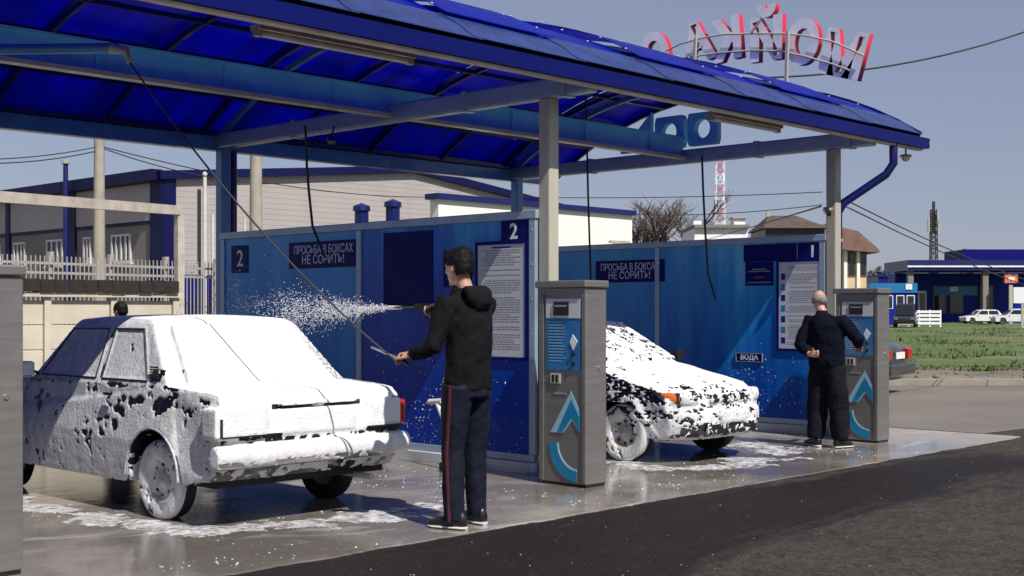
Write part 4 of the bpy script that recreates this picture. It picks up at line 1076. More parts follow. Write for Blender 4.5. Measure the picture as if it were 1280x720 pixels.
def flecks():
    rng = random.Random(9); mb = MB()
    for k in range(420):       # on the wall behind the young man
        y = rng.gauss(8.7, .5); z = abs(rng.gauss(.35, .28))+.17; r = .0015+.005*rng.random()**3
        if 7.6 < y < 12: mb.ell((8.119, y, z), (r*.5, r, r*rng.uniform(.8, 2)), 5, 3)
    for k in range(260):
        y = rng.gauss(8.3, .5); z = abs(rng.gauss(.3, .2))+.17; r = .0015+.005*rng.random()**3
        if 7.6 < y < 12: mb.ell((12.919, y, z), (r*.5, r, r*rng.uniform(.8, 2.5)), 5, 3)
    for k in range(2600):
        x = rng.uniform(3.7, 12.2); y = rng.uniform(5.9, 9.2); r = .002+.008*rng.random()**4
        if noise.noise(Vector((x*.9, y*.9, 4))) < .0: continue
        mb.ell((x, y, .007), (r, r*rng.uniform(.6,1.2), r*.3), 6, 3)
    tag(mb.build('foam_flecks', M['foam'], fix=False, smooth=60), 'small white foam flecks splashed over the wet floor and wall feet', 'foam', kind='stuff')
flecks()

# ------------------------------------------------------------------ people
def head_mb(mb, c, s=1.0, yaw=0.0, pitch=0.0, ears=True):
    """head facing +Y before turning; c = centre of the skull"""
    m = Matrix.Rotation(yaw, 4, 'Z') @ Matrix.Rotation(pitch, 4, 'X'); c = Vector(c)
    def P(x, y, z): return c + (m @ Vector((x*s, y*s, z*s)))
    mb.ell(c, (.074*s,.096*s,.098*s), 20, 14, mat=m.to_3x3())
    mb.ell(P(0,.022,-.052), (.056*s,.070*s,.072*s), 16, 10, mat=m.to_3x3())      # jaw
    mb.ell(P(0,.078,-.105), (.022*s,.018*s,.018*s), 10, 6, mat=m.to_3x3())       # chin
    mb.tube([P(0,.090,.012), P(0,.108,-.024), P(0,.100,-.036)], [.009*s,.014*s,.012*s], 8)  # nose
    for q in (-1, 1):
        mb.ell(P(q*.074,-.006,-.018), (.011*s,.020*s,.032*s), 10, 8, mat=m.to_3x3())
        mb.ell(P(q*.030,.084,.018), (.018*s,.010*s,.008*s), 8, 6, mat=m.to_3x3())   # brow
        mb.ell(P(q*.044,.066,-.026), (.018*s,.016*s,.018*s), 8, 6, mat=m.to_3x3())  # cheek
    mb.ell(P(0,.088,-.068), (.024*s,.010*s,.006*s), 8, 6, mat=m.to_3x3())        # lips
    mb.ell(P(0,.086,-.078), (.021*s,.010*s,.007*s), 8, 6, mat=m.to_3x3())
    return m, P
def hand_mb(mb, wrist, fwd, palm, thumb, curl=.9, s=1.0):
    """fwd = towards the knuckles, palm = direction the palm faces, thumb = side of the thumb"""
    f = Vector(fwd).normalized(); pn = Vector(palm); pn = (pn-f*pn.dot(f)).normalized(); sd = f.cross(pn)
    if sd.dot(Vector(thumb)) < 0: sd = -sd
    w_ = Vector(wrist)
    mb.rings([(w_-f*.02*s, sd*.024*s, pn*.019*s), (w_+f*.02*s, sd*.034*s, pn*.016*s), (w_+f*.06*s, sd*.041*s, pn*.015*s), (w_+f*.088*s, sd*.040*s, pn*.012*s)], 12)
    for i, (off, ln) in enumerate(((.030,.070),(.010,.080),(-.011,.074),(-.030,.058))):
        p = w_+f*.082*s+sd*off*s; pts = [p]; d = f.copy(); a = 0
        for j, fr in enumerate((.45,.32,.28)):
            a += curl*(.75 if j == 0 else 1.0); d = f*math.cos(a)+pn*math.sin(a); pts.append(pts[-1]+d*ln*fr*s)
        mb.tube(pts, [.0095*s,.009*s,.0085*s,.0075*s], 8)
    p = w_+f*.022*s+sd*.030*s
    d1 = (f*.55+sd*.6+pn*.45).normalized(); d2 = (f*.75+pn*.7-sd*.15*curl).normalized()
    mb.tube([p, p+d1*.038*s, p+d1*.038*s+d2*.030*s, p+d1*.038*s+d2*.052*s], [.013*s,.0115*s,.010*s,.008*s], 8)
    return w_+f*.065*s+pn*.035*s
def limb(mb, pts, rad, n=14): mb.tube(pts, rad, n)
def mid(a, b, t=.5): return Vector(a).lerp(Vector(b), t)
def wrinkle(me, amp, sc, seed, zs=1.0):
    n = len(me.vertices); co = np.empty(n*3, 'f'); no = np.empty(n*3, 'f')
    me.vertices.foreach_get('co', co); me.vertices.foreach_get('normal', no); co = co.reshape(-1,3); no = no.reshape(-1,3); nz = noise.noise
    d = np.array([nz(Vector((c[0]*sc+seed, c[1]*sc, c[2]*sc*zs)))+.6*nz(Vector((c[0]*sc*2.3+seed, c[1]*sc*2.3, c[2]*sc*zs*2.3)))-.1 for c in co.tolist()], 'f')*amp
    me.vertices.foreach_set('co', (co+no*d[:,None]).reshape(-1)); me.update()

def shoe(root, ankle, fdir, sc, upper, sole, nm='shoe'):
    f = Vector((fdir[0], fdir[1], 0)).normalized(); s_ = Vector((f.y, -f.x, 0)); a = Vector((ankle[0], ankle[1], 0)); up = Vector((0,0,1))
    m = MB()
    R_ = [(-.085,.020,.035,.045),(-.070,.034,.055,.055),(-.02,.038,.060,.060),(.03,.038,.048,.052),(.09,.044,.036,.042),(.14,.042,.030,.036),(.175,.028,.022,.030),(.185,.012,.012,.026)]
    m.rings([(a+f*y*sc+up*(cz*sc), s_*wx*sc, up*hz*sc) for y, wx, hz, cz in R_], 14)
    m.tube([a-f*.01*sc+up*.07*sc, a-f*.01*sc+up*.12*sc], [.042*sc,.044*sc], 12)
    m2 = voxel(m, .009, 2); link_mesh(nm, m2, upper, root, 60)
    so_ = root.children[-1] if False else None
    k = MB(); k.rings([(a+f*0+up*.002, s_*.0, up*.0)]*0 or [(a+f*y*sc+up*.012*sc, s_*(wx+.004)*sc, up*.011*sc) for y, wx, hz, cz in R_], 14)
    k.build('sole', sole, root, smooth=50)

def person_build(root, J, kind, sc=1.0):
    """J: joints. one continuous skin body, clothing as children"""
    body = MB(); V = Vector
    m, P = head_mb(body, J['head'], sc, J['yaw'], J['pitch'])
    neck0 = V(J['neck']); hd = V(J['head'])
    body.tube([neck0-V((0,0,.05)), neck0+V((0,0,.02)), hd+V((0,-.02,-.05))], [.060*sc,.052*sc,.050*sc], 14)
    ch = V(J['chest']); pv = V(J['pelvis'])
    body.rings([(pv-V((0,0,.06)), V((.13,0,0))*sc, V((0,.09,0))*sc), (pv+V((0,0,.05)), V((.14,0,0))*sc, V((0,.10,0))*sc), (mid(pv,ch,.5), V((.125,0,0))*sc, V((0,.085,0))*sc), (ch, V((.15,0,0))*sc, V((0,.10,0))*sc), (neck0-V((0,0,.03)), V((.10,0,0))*sc, V((0,.07,0))*sc)], 16)
    for sd in ('l', 'r'):
        sh, el, wr = V(J['sh_'+sd]), V(J['el_'+sd]), V(J['wr_'+sd])
        body.tube([mid(ch, sh, .6), sh, mid(sh,el,.5), el, mid(el,wr,.35), wr], [.05*sc,.052*sc,.043*sc,.036*sc,.036*sc,.025*sc], 12)
        J['grip_'+sd] = hand_mb(body, wr, *J['hand_'+sd], s=sc)
        hp, kn, an = V(J['hip_'+sd]), V(J['kn_'+sd]), V(J['an_'+sd])
        body.tube([hp, mid(hp,kn), kn, mid(kn,an,.35), an], [.070*sc,.066*sc,.052*sc,.050*sc,.034*sc], 12)
    me = voxel(body, .0072, 3); link_mesh('body', me, M['skin'], root, 0)
    for p in me.polygons: p.use_smooth = True
    return m, P

def man_young():
    root = empty('person', (5.84, 5.97, 0.006), 0, 'young man in black hooded top and dark striped track trousers spraying foam', 'person')
    V = Vector
    J = dict(head=(-.005,.085,1.685), neck=(0,.02,1.50), chest=(0,0,1.33), pelvis=(0,.01,.98), yaw=R(0), pitch=R(-6),
        sh_l=(-.185,.01,1.435), el_l=(-.285,.03,1.165), wr_l=(-.33,.195,1.115), sh_r=(.18,.03,1.435), el_r=(.225,.215,1.30), wr_r=(.135,.40,1.405),
        hand_l=((-.35,.9,-.12),(.5,.1,-.8),(.5,.1,.8),.95), hand_r=((-.25,.95,.12),(-.75,.2,-.6),(-.3,.1,.9),.95),
        hip_l=(-.095,.0,.92), kn_l=(-.105,.035,.50), an_l=(-.125,.0,.085), hip_r=(.095,.01,.92), kn_r=(.105,.05,.50), an_r=(.125,.05,.085))
    m, P = person_build(root, J, 'young')
    # hair
    h = MB(); mm = m.to_3x3()
    h.ell(P(0,-.012,.022), (.086,.104,.094), 20, 14, mat=mm); h.ell(P(0,-.040,-.020), (.078,.078,.080), 16, 10, mat=mm)
    h.ell(P(0,.030,.070), (.070,.052,.040), 14, 8, mat=mm); h.ell(P(.01,-.025,.080), (.070,.074,.044), 14, 8, mat=mm)
    me = voxel(h, .008, 1); wrinkle(me, .004, 30, 2); bm = bmesh.new(); bm.from_mesh(me)
    inv = (Matrix.Translation(Vector(J['head'])) @ m).inverted()
    cut = []
    for v in bm.verts:
        q = inv @ v.co
        if (q.y > .045 and q.z < .045) or (q.z < -.062 + .35*max(0, q.y+.02) + .010*noise.noise(v.co*90)) or (abs(q.x) > .055 and q.y > -.035 and q.z < .005): cut.append(v)
    bmesh.ops.delete(bm, geom=cut, context='VERTS'); bm.to_mesh(me); bm.free()
    link_mesh('hair', me, M['hair'], root)
    for p in me.polygons: p.use_smooth = True
    tf = MB(); rg = random.Random(4); vs_ = list(me.vertices)
    hc = Vector(J['head'])
    for k in range(2600):
        v = rg.choice(vs_); n = v.normal; up_ = Vector((0, 0, -1)) if v.co.z < hc.z+.05 else Vector((rg.gauss(0,.6), .6, .1))
        d = (n*.55 + up_*.7 + Vector((rg.gauss(0,.25), rg.gauss(0,.25), rg.gauss(0,.25)))).normalized()*rg.uniform(.010,.020); sd = d.cross(n).normalized()*.0014
        tf.add([v.co-sd-n*.002, v.co+sd-n*.002, v.co+d], [(0,1,2)])
    tag(tf.build('hair_strands', M['hair'], root, fix=False), kind='stuff')
    # hooded top
    c = MB()
    c.rings([((0,.005,.885), V((.180,0,0)), V((0,.130,0))), ((0,.005,.955), V((.182,0,0)), V((0,.132,0))), ((0,0,1.05), V((.168,0,0)), V((0,.122,0))), ((0,-.005,1.2), V((.178,0,0)), V((0,.125,0))),
        ((0,0,1.34), V((.195,0,0)), V((0,.128,0))), ((0,.005,1.43), V((.175,0,0)), V((0,.110,0))), ((0,.015,1.50), V((.105,0,0)), V((0,.085,0)))], 20)
    for s in 'lr':
        sh, el, wr = V(J['sh_'+s]), V(J['el_'+s]), V(J['wr_'+s]); e2 = el.lerp(wr, .93)
        c.tube([mid((0,0,1.36), sh, .5), sh, mid(sh,el,.5), el, mid(el,e2,.5), e2], [.085,.082,.070,.062,.055,.043], 14)
        c.tube([el.lerp(wr,.84), el.lerp(wr,.98)], [.050,.040], 12)
    # hood lying on the back
    c.rings([((0,-.085,1.42), V((.075,0,0)), V((0,.045,.02))), ((0,-.10,1.47), V((.115,0,0)), V((0,.060,.02))), ((0,-.085,1.525), V((.120,0,0)), V((0,.065,.01))), ((0,-.055,1.56), V((.105,0,0)), V((0,.055,0)))], 16)
    c.rings([((0,.03,1.49), V((.095,0,0)), V((0,.10,0))), ((0,.03,1.545), V((.088,0,0)), V((0,.085,0)))], 16)
    me = voxel(c, .0115, 6); wrinkle(me, .0095, 10, 5, .8); wrinkle(me, .003, 26, 8); link_mesh('hooded_top', me, M['hoodie'], root)
    for p in me.polygons: p.use_smooth = True
    t = MB()
    t.rings([((0,.005,.84), V((.172,0,0)), V((0,.124,0))), ((0,.005,.97), V((.160,0,0)), V((0,.118,0)))], 18)
    for s, q in (('l',-1),('r',1)):
        hp, kn, an = V(J['hip_'+s]), V(J['kn_'+s]), V(J['an_'+s])
        t.tube([hp, mid(hp,kn,.4), kn, mid(kn,an,.4), mid(kn,an,.8), an-V((0,0,.035))], [.104,.096,.080,.076,.070,.066], 16)
    me = voxel(t, .0115, 2); wrinkle(me, .009, 5, 3, .6); wrinkle(me, .004, 22, 1); link_mesh('track_trousers', me, M['track'], root)
    for p in me.polygons: p.use_smooth = True
    for s, q in (('l',-1),('r',1)):
        hp, kn, an = V(J['hip_'+s]), V(J['kn_'+s]), V(J['an_'+s]); st = MB()
        pts = [hp+V((q*.100,-.03,0)), mid(hp,kn,.4)+V((q*.093,-.03,0)), kn+V((q*.080,-.02,0)), mid(kn,an,.4)+V((q*.077,-.02,0)), an+V((q*.066,-.015,-.03))]
        if q < 0: st.tube([p+V((.004,0,0)) for p in pts], .013, 8); st.build('trouser_stripe', M['stripe'], root, smooth=60)
    shoe(root, (J['an_l'][0], J['an_l'][1]), (-.30,.95), 1.02, M['black'], M['sole'])
    shoe(root, (J['an_r'][0], J['an_r'][1]), (.10,1), 1.02, M['black'], M['sole'])
    return root, J
man1, J1 = man_young()
W1 = lambda v: Vector(v)+man1.location
# lance held in the raised hand, hose nozzle in the lower one
t = empty('spray_gun', W1(J1['grip_r']), 0, 'dark spray gun with pale lance tip in the young man\'s raised hand', 'spray gun')
gp = W1(J1['grip_r']); tip = Vector((5.965, 6.90, 1.425))
mb = MB(); mb.tube([gp+Vector((.0,-.03,-.075)), gp, gp+Vector((-.004,.04,.035))], [.016,.018,.020], 10); mb.bar(gp+Vector((0,-.02,.035)), gp+Vector((-.01,.14,.035)), .035, .045); put(mb, 'gun_body', M['black'], t, smooth=40)
put(MB().tube([gp+Vector((.0,.10,.035)), tip], .008, 8), 'lance', M['hose'], t, smooth=50)
put(MB().tube([tip+Vector((0,-.13,.0)), tip], [.012,.016], 10), 'nozzle', M['white_metal'], t, smooth=50)
put(MB().tube([gp+Vector((.0,.05,.01)), gp+Vector((.0,.06,-.03)), gp+Vector((0,.02,-.06))], .005, 6), 'trigger', M['stripe'], t)
gl = W1(J1['grip_l'])
t = empty('hose_handle', gl, 0, 'pale metal hose handle in the young man\'s lower hand', 'hose handle')
put(MB().tube([gl-Vector((-.01,.05,.03)), gl, gl.lerp(HAND_L, .9)+Vector((0,.0,.02))], .013, 8), 'grip', M['black'], t, smooth=50)
put(MB().tube([gl, Vector((5.40,6.42,1.17))], [.009,.007], 8), 'metal_tube', M['chrome'], t, smooth=50)

def man_old():
    root = empty('person', (11.78, 6.80, 0.006), R(-90), 'old balding man in dark navy sweater, one hand behind his back', 'person')
    V = Vector
    J = dict(head=(-.085,.0,1.515), neck=(-.04,-.02,1.37), chest=(0,-.01,1.20), pelvis=(0,-.01,.88), yaw=R(25), pitch=R(-14),
        sh_l=(-.19,-.02,1.29), el_l=(-.235,-.12,1.04), wr_l=(-.08,-.185,.955), sh_r=(.185,.0,1.29), el_r=(.30,.09,1.11), wr_r=(.21,.28,1.03),
        hand_l=((.9,-.05,.08),(.1,-.9,.1),(.1,-.1,.9),.6), hand_r=((-.4,.9,-.1),(-.2,.1,-.9),(-.9,0,.1),.7),
        hip_l=(-.09,0,.84), kn_l=(-.12,.03,.46), an_l=(-.13,.0,.08), hip_r=(.09,0,.84), kn_r=(.12,.04,.46), an_r=(.13,.04,.08))
    m, P = person_build(root, J, 'old', .95)
    mm = m.to_3x3(); h = MB()
    h.ell(P(0,-.014,-.012), (.081,.094,.066), 20, 12, mat=mm)
    me = voxel(h, .008, 1); inv = (Matrix.Translation(Vector(J['head'])) @ m).inverted(); bm = bmesh.new(); bm.from_mesh(me)
    bmesh.ops.delete(bm, geom=[v for v in bm.verts if (lambda q: q.y > .01 or q.z > .038 or q.z < -.060)(inv @ v.co)], context='VERTS'); bm.to_mesh(me); bm.free()
    link_mesh('hair', me, M['grey_hair'], root)
    for p in me.polygons: p.use_smooth = True
    c = MB()
    c.rings([((0,-.01,.80), V((.175,0,0)), V((0,.128,0))), ((0,-.01,.86), V((.192,0,0)), V((0,.142,0))), ((0,0,1.0), V((.190,0,0)), V((0,.150,0))), ((0,-.01,1.15), V((.200,0,0)), V((0,.145,0))),
        ((0,-.02,1.25), V((.190,0,0)), V((0,.125,0))), ((-.01,-.02,1.32), V((.135,0,0)), V((0,.095,0))), ((-.035,-.02,1.375), V((.078,0,0)), V((0,.070,0)))], 20)
    for s in 'lr':
        sh, el, wr = V(J['sh_'+s]), V(J['el_'+s]), V(J['wr_'+s]); e2 = el.lerp(wr, .86)
        c.tube([mid((0,-.01,1.22), sh, .5), sh, mid(sh,el,.5), el, mid(el,e2,.5), e2], [.09,.082,.074,.066,.058,.046], 14)
    me = voxel(c, .0115, 6); wrinkle(me, .012, 9, 15, .8); wrinkle(me, .003, 26, 8); link_mesh('sweater', me, M['sweater'], root)
    for p in me.polygons: p.use_smooth = True
    put_col = MB(); put_col.tube([V(J['neck'])+V((0,-.005,-.02)), V(J['neck'])+V((-.005,.0,.025))], [.062,.057], 16); put_col.build('collar', M['hoodie'], root, smooth=50)
    t = MB(); t.rings([((0,0,.76), V((.165,0,0)), V((0,.125,0))), ((0,0,.88), V((.160,0,0)), V((0,.125,0)))], 18)
    for s, q in (('l',-1),('r',1)):
        hp, kn, an = V(J['hip_'+s]), V(J['kn_'+s]), V(J['an_'+s])
        t.tube([hp, mid(hp,kn,.4), kn, mid(kn,an,.4), mid(kn,an,.8), an-V((0,0,.0))], [.108,.112,.106,.102,.092,.080], 16)
    me = voxel(t, .0115, 2); wrinkle(me, .014, 5, 23, .7); wrinkle(me, .005, 20, 1); link_mesh('trousers', me, M['trousers'], root)
    for p in me.polygons: p.use_smooth = True
    shoe(root, (J['an_l'][0], J['an_l'][1]), (-.85,.35), .95, M['black'], M['sole']); shoe(root, (J['an_r'][0], J['an_r'][1]), (.25,.9), .95, M['black'], M['sole'])
    return root
man_old()

def man_far():
    p = at(152, 389, 17.2)
    root = empty('person', (p.x, p.y, 0), R(20), 'dark haired person behind the boxy car, only the head showing over its roof', 'person')
    V = Vector; z = 1.0
    J = dict(head=(0,.03,1.42), neck=(0,0,1.27), chest=(0,0,1.12), pelvis=(0,0,.82), yaw=0, pitch=R(-8),
        sh_l=(-.17,0,1.20), el_l=(-.22,-.02,.95), wr_l=(-.22,.08,.72), sh_r=(.17,0,1.20), el_r=(.22,-.02,.95), wr_r=(.22,.08,.72),
        hand_l=((0,.1,-1),(1,0,0),(0,1,0),.4), hand_r=((0,.1,-1),(-1,0,0),(0,1,0),.4),
        hip_l=(-.09,0,.78), kn_l=(-.10,.02,.43), an_l=(-.10,0,.08), hip_r=(.09,0,.78), kn_r=(.10,.02,.43), an_r=(.10,0,.08))
    m, P = person_build(root, J, 'far', .95)
    h = MB(); mm = m.to_3x3(); h.ell(P(0,-.018,.018), (.086,.104,.096), 16, 12, mat=mm); h.ell(P(0,-.045,-.03), (.076,.072,.07), 14, 10, mat=mm)
    h.build('hair', M['hair'], root, smooth=80)
    c = MB(); c.rings([((0,0,.74), V((.17,0,0)), V((0,.12,0))), ((0,0,1.0), V((.17,0,0)), V((0,.13,0))), ((0,0,1.18), V((.17,0,0)), V((0,.11,0))), ((0,0,1.28), V((.07,0,0)), V((0,.07,0)))], 16)
    for s in 'lr': c.tube([mid((0,0,1.15),J['sh_'+s]), J['sh_'+s], J['el_'+s], J['wr_'+s]], [.07,.075,.06,.045], 12)
    link_mesh('jacket', voxel(c, .02, 2), M['hoodie'], root, 70)
    t = MB(); t.rings([((0,0,.7), V((.15,0,0)), V((0,.11,0))), ((0,0,.8), V((.15,0,0)), V((0,.11,0)))], 16)
    for s in 'lr': t.tube([J['hip_'+s], J['kn_'+s], J['an_'+s]], [.095,.08,.065], 12)
    link_mesh('trousers', voxel(t, .02, 2), M['track'], root, 70)
man_far()

# ------------------------------------------------------------------ white handled floor brush behind the young man
t = empty('floor_brush', (7.6, 8.7, 0), 0, 'white handled brush leaning on the wall behind the young man\'s legs', 'brush')
A = at(546, 503, 11.6); B_ = at(562, 545, 11.35)
put(MB().tube([A, B_], .022, 8), 'handle', M['white_metal'], t, smooth=50)
put(MB().tube([A+Vector((.0,.10,.0)), A+Vector((0,-.07,.015))], .026, 8), 'cross_grip', M['white_metal'], t, smooth=50)
put(MB().tube([B_, at(566, 570, 11.2)], .014, 8), 'lower_rod', M['black'], t, smooth=50)
C_ = at(567, 584, 11.15); mb = MB(); mb.box((C_.x-.05, C_.y-.14, .006), (C_.x+.05, C_.y+.14, .09)); put(mb, 'bristle_head', M['black'], t, bevel=.015)
# ------------------------------------------------------------------ far setting (frames turned to face the road)
def frame(name, u, v, label=None, cat=None, group=None):
    x, y = uv2w(u, v); return empty(name, (x, y, 0), CAMROT, label, cat, group)
def px2u(px, d): return (px-640)/1613*d
def py2z(py, d): return CAM_H+(389-py)/1613*d

# ---- industrial hall with beige siding and blue trim (walls run with the bays)
HX, HY, HE, HR = 27.8, 46.0, 6.75, 8.05      # near corner, eaves, ridge
hall = empty('industrial_hall', (HX, HY, 0), 0, 'long grey and beige industrial hall with dark blue roof edge and corner strips', 'building')
mb = MB(); mb.box((0, .25, 0), (.3, 60, HE)); mb.box((.3, .25, 0), (30, 60, 6.0)); mb.build('side_wall', M['grey_wall'], hall)
mb = MB(); mb.prism([(0,2.9),(28,2.9),(28,HE-.35),(13.5,HR),(0,HE)], 'y', 0, .24); fr = mb.build('gable_wall', M['beige_siding'], hall)
# siding boards stand a little proud, one by one
bm_ = {}
z = 3.0
while z < HR-.15:
    xl = 0.05 if z < HE else (z-HE)/(HR-HE)*13.5+.2; xr = 27.9 if z < HE-.35 else 13.5+(HR-z)/(HR-HE+.35)*14.5-.2
    if xr-xl > 1:
        m = MB(); m.prism([(-.008,z+.004),(-.002,z+.004),(-.002,z+.230),(-.0045,z+.230)], 'x', xl, xr); m.build('siding_board', M['beige_siding'], fr)
    z += .235
mb = MB(); mb.box((0,-.06,0.0), (30,.24,2.88)); mb.build('blue_base_wall', M['gutter'], hall)
mb = MB(); mb.box((0.2,-.9,0.0), (12,-.08,1.9)); mb.build('lean_to', M['hall_trim'], hall)
mb = MB(); mb.bar((-.25,-.12,HE+.1),(13.5,-.12,HR+.12),.3,.34); mb.bar((13.5,-.12,HR+.12),(28.6,-.12,HE-.30),.3,.34); mb.build('gable_trim', M['hall_trim'], hall)
mb = MB(); mb.bar((-.25,0,HE+.12),(-.25,60,HE+.12),.5,.45); mb.build('eave_trim', M['hall_trim'], hall)
mb = MB(); mb.prism([(-.3,HE+.15),(13.5,HR+.2),(28.5,HE-.2),(28.5,HE-.3),(-.3,HE)], 'y', 0.3, 60); mb.build('roof', M['hall_trim'], hall)
oy = lambda px: on_x(HX, px, 389)[0]-HY
for y, wd in ((.35,.9),((oy(86)+oy(96))/2,oy(86)-oy(96)),((oy(9)+oy(14))/2,oy(9)-oy(14))):
    mb = MB(); mb.box((-.10, y-wd*.5, 0), (.0, y+wd*.5, HE)); mb.build('corner_strip', M['hall_trim'], hall)
mb = MB(); mb.box((.0,-.12,0),(.55,-.0,HE)); mb.build('corner_strip', M['hall_trim'], hall)
mb = MB(); mb.box((-.05,.8,HE-1.80),(-.0,60,HE-1.66)); mb.build('string_course', M['hall_trim'], hall)
mb = MB(); mb.box((-.045,.8,HE-1.655),(-.0,60,HE-.15)); mb.build('upper_cladding', M['beige_siding'], hall)
def hwin(y, z0, z1, w_, n):
    f = MB(); e = .09
    f.box((-.10,y-w_/2,z0),(-.004,y-w_/2+e,z1)); f.box((-.10,y+w_/2-e,z0),(-.004,y+w_/2,z1)); f.box((-.10,y-w_/2+e,z0),(-.004,y+w_/2-e,z0+e)); f.box((-.10,y-w_/2+e,z1-e),(-.004,y+w_/2-e,z1))
    for k in range(1, n): yy = y-w_/2+w_*k/n; f.box((-.09,yy-.05,z0+e),(-.006,yy+.05,z1-e))
    w1 = f.build('window', M['white_metal'], hall)
    MB().box((-.03,y-w_/2+e,z0+e),(-.002,y+w_/2-e,z1-e)).build('pane', M['glass'], w1)
    MB().box((-.2,y-w_/2-.1,z0-.08),(-.0,y+w_/2+.1,z0-.002)).build('sill', M['white_metal'], w1)
for a_, b_, n in ((141,165,4),(106,115,2),(60,80,3),(19,33,3),(-14,2,3)):
    hwin((oy(a_)+oy(b_))/2, 3.42, 4.62, oy(a_)-oy(b_), n)
t = empty('chimney_pipe', (HX-1.2, HY+24, 0), 0, 'thin dark pipe with a cap rising above the grey hall roof', 'chimney')
p = at(82, 205, 56); t.location = (p.x, p.y, 0)
mb = MB(); mb.tube([(0,0,0),(0,0,p.z)], .11, 8); mb.build('pipe', M['dark_blue'], t); mb = MB(); mb.tube([(0,0,p.z+.01),(0,0,p.z+.16)], .2, 8); mb.build('cap', M['grey_post'], t)
# flues in front of the gable
def flue(px, pyt, pyb, d, wpx, mat, label, cap=False):
    p = at(px, pyt, d); t = empty('flue', (p.x, p.y, 0), 0, label, 'flue', 'pipes in front of the beige hall')
    r = wpx/1613*d/2; mb = MB(); mb.tube([(0,0,0),(0,0,p.z)], r, 10); mb.build('pipe', mat, t, smooth=50)
    if cap: mb = MB(); mb.lathe([(p.z-.02,0),(p.z-.02,r*1.25),(p.z+.05,r*1.2),(p.z+.10,0)], 'z', 14); mb.build('cap', mat, t, smooth=50)
flue(256, 218, 300, 44, 5, M['white_metal'], 'tall white flue pipe in front of the beige hall corner', True)
flue(249, 236, 300, 44.5, 5, M['grey_wall'], 'short grey flue just left of the tall white one')
flue(266, 268, 300, 44, 4, M['white_metal'], 'short white flue just right of the tall white one')
flue(306, 272, 290, 44, 3, M['white_metal'], 'small white pipe between the steel post and the concrete pole')
flue(452, 262, 280, 19, 18, M['dark_blue'], 'fat blue vent pipe showing above the wall, left of two', True)
flue(491, 257, 280, 19, 18, M['dark_blue'], 'fat blue vent pipe showing above the wall, right of two', True)
# ---- bright white building
p = at(548, 243, 34); WZ = p.z
wb = empty('white_building', (p.x, p.y, 0), 0, 'bright white rendered building with a dark flat roof edge', 'building')
q = on_x(0,0,0) if False else None
# right end at pixel 790 on the same wall plane
tt = (790-640)/1613; XR = (FX*p.y - 0)/1; XR = (FX*p.y + tt*FY*p.y)/(FY - tt*FX)
Wd = XR-p.x
MB().box((0,0,0),(Wd,.32,WZ-.12)).build('front_wall', M['white_wall'], wb)
MB().box((.2,.33,0),(Wd-.2,7,3.2)).build('body_wall', M['grey_wall'], wb)
MB().box((-.1,-.12,WZ-.118),(Wd+.08,.42,WZ+.03)).build('roof_edge', M['dark_blue'], wb)
mb = MB(); mb.bar((Wd-1.0,-.05,WZ-1.05),(Wd-1.0,-.35,WZ-1.0),.05,.05); mb.bar((Wd-1.5,-.35,WZ-1.0),(Wd-.6,-.35,WZ-.98),.12,.08); mb.build('wall_lamp', M['grey_post'], wb)

# ---- concrete poles
def pole(px, d, h, wpx, label):
    p = at(px, 389, d); t = empty('utility_pole', (p.x, p.y, 0), 0, label, 'pole', 'concrete utility poles behind the bays')
    r = wpx/1613*d/2; mb = MB(); mb.tube([(0,0,0),(0,0,h)], [r*1.15, r*.8], 12); mb.build('shaft', M['concrete_pole'], t, smooth=50)
    mb = MB(); mb.bar((-.7,0,h-.35),(.7,0,h-.35),.1,.1); mb.build('crossarm', M['grey_post'], t)
    for k in (-.6,.6): mb = MB(); mb.tube([(k,0,h-.3),(k,0,h-.12)], [.05,.03], 8); mb.build('insulator', M['white_metal'], t)
    return t
pole(124, 30, 7.6, 14, 'beige concrete utility pole before the grey hall wall, the one with the yellowish pipe across it')
bpy.data.objects['utility_pole']['label'] = 'beige concrete utility pole in front of the grey windowed hall side'
pole(320, 27, 6.9, 16, 'beige concrete utility pole in front of the beige hall gable')

# ---- pipe portal
gp_ = empty('pipe_portal', (0,0,0), 0, 'cream pipe portal crossing before the grey hall above the fence', 'gate frame')
a = at(224, 263, 24.3); b = at(-40, 243, 19.2); gp_.location = (a.x, a.y, 0)
put(MB().bar(a, b, .12, .17), 'cross_pipe', M['cream_pipe'], gp_)
put(MB().box((a.x-.07, a.y-.07, 0), (a.x+.07, a.y+.07, a.z-.09)), 'post', M['cream_pipe'], gp_)
# ---- picket fence
pf = empty('picket_fence', (0,0,0), 0, 'white metal picket fence with two rails before the grey hall', 'fence')
fa = at(-20, 389, 24.5); fb = at(276, 389, 29.5); pf.location = (fa.x, fa.y, 0); fb2 = Vector((fb.x-fa.x, fb.y-fa.y, 0)); ZF = 2.45
pf.rotation_euler.z = math.atan2(fb2.y, fb2.x); LF = fb2.length
MB().box((0,-.02,ZF-.12),(LF,.02,ZF-.07)).build('rail', M['fence_white_shaded'], pf); MB().box((0,-.02,ZF-.31),(LF,.02,ZF-.26)).build('rail', M['fence_white_shaded'], pf); MB().box((0,-.02,.2),(LF,.02,.25)).build('rail', M['fence_white_shaded'], pf)
me = MB().box((-.012,-.034,.12),(.012,-.0215,ZF+.05)).mesh(); me.materials.append(M['fence_white_shaded'])
k = 0; x = .06
while x < LF: inst('picket', me, pf, (x,0,0)); x += .105
me = MB().box((-.05,-.05,0),(.05,.05,ZF+.14)).mesh(); me.materials.append(M['fence_white_shaded'])
for k in range(5): inst('fence_post', me, pf, (LF*k/4*.98+.05,.075,0))
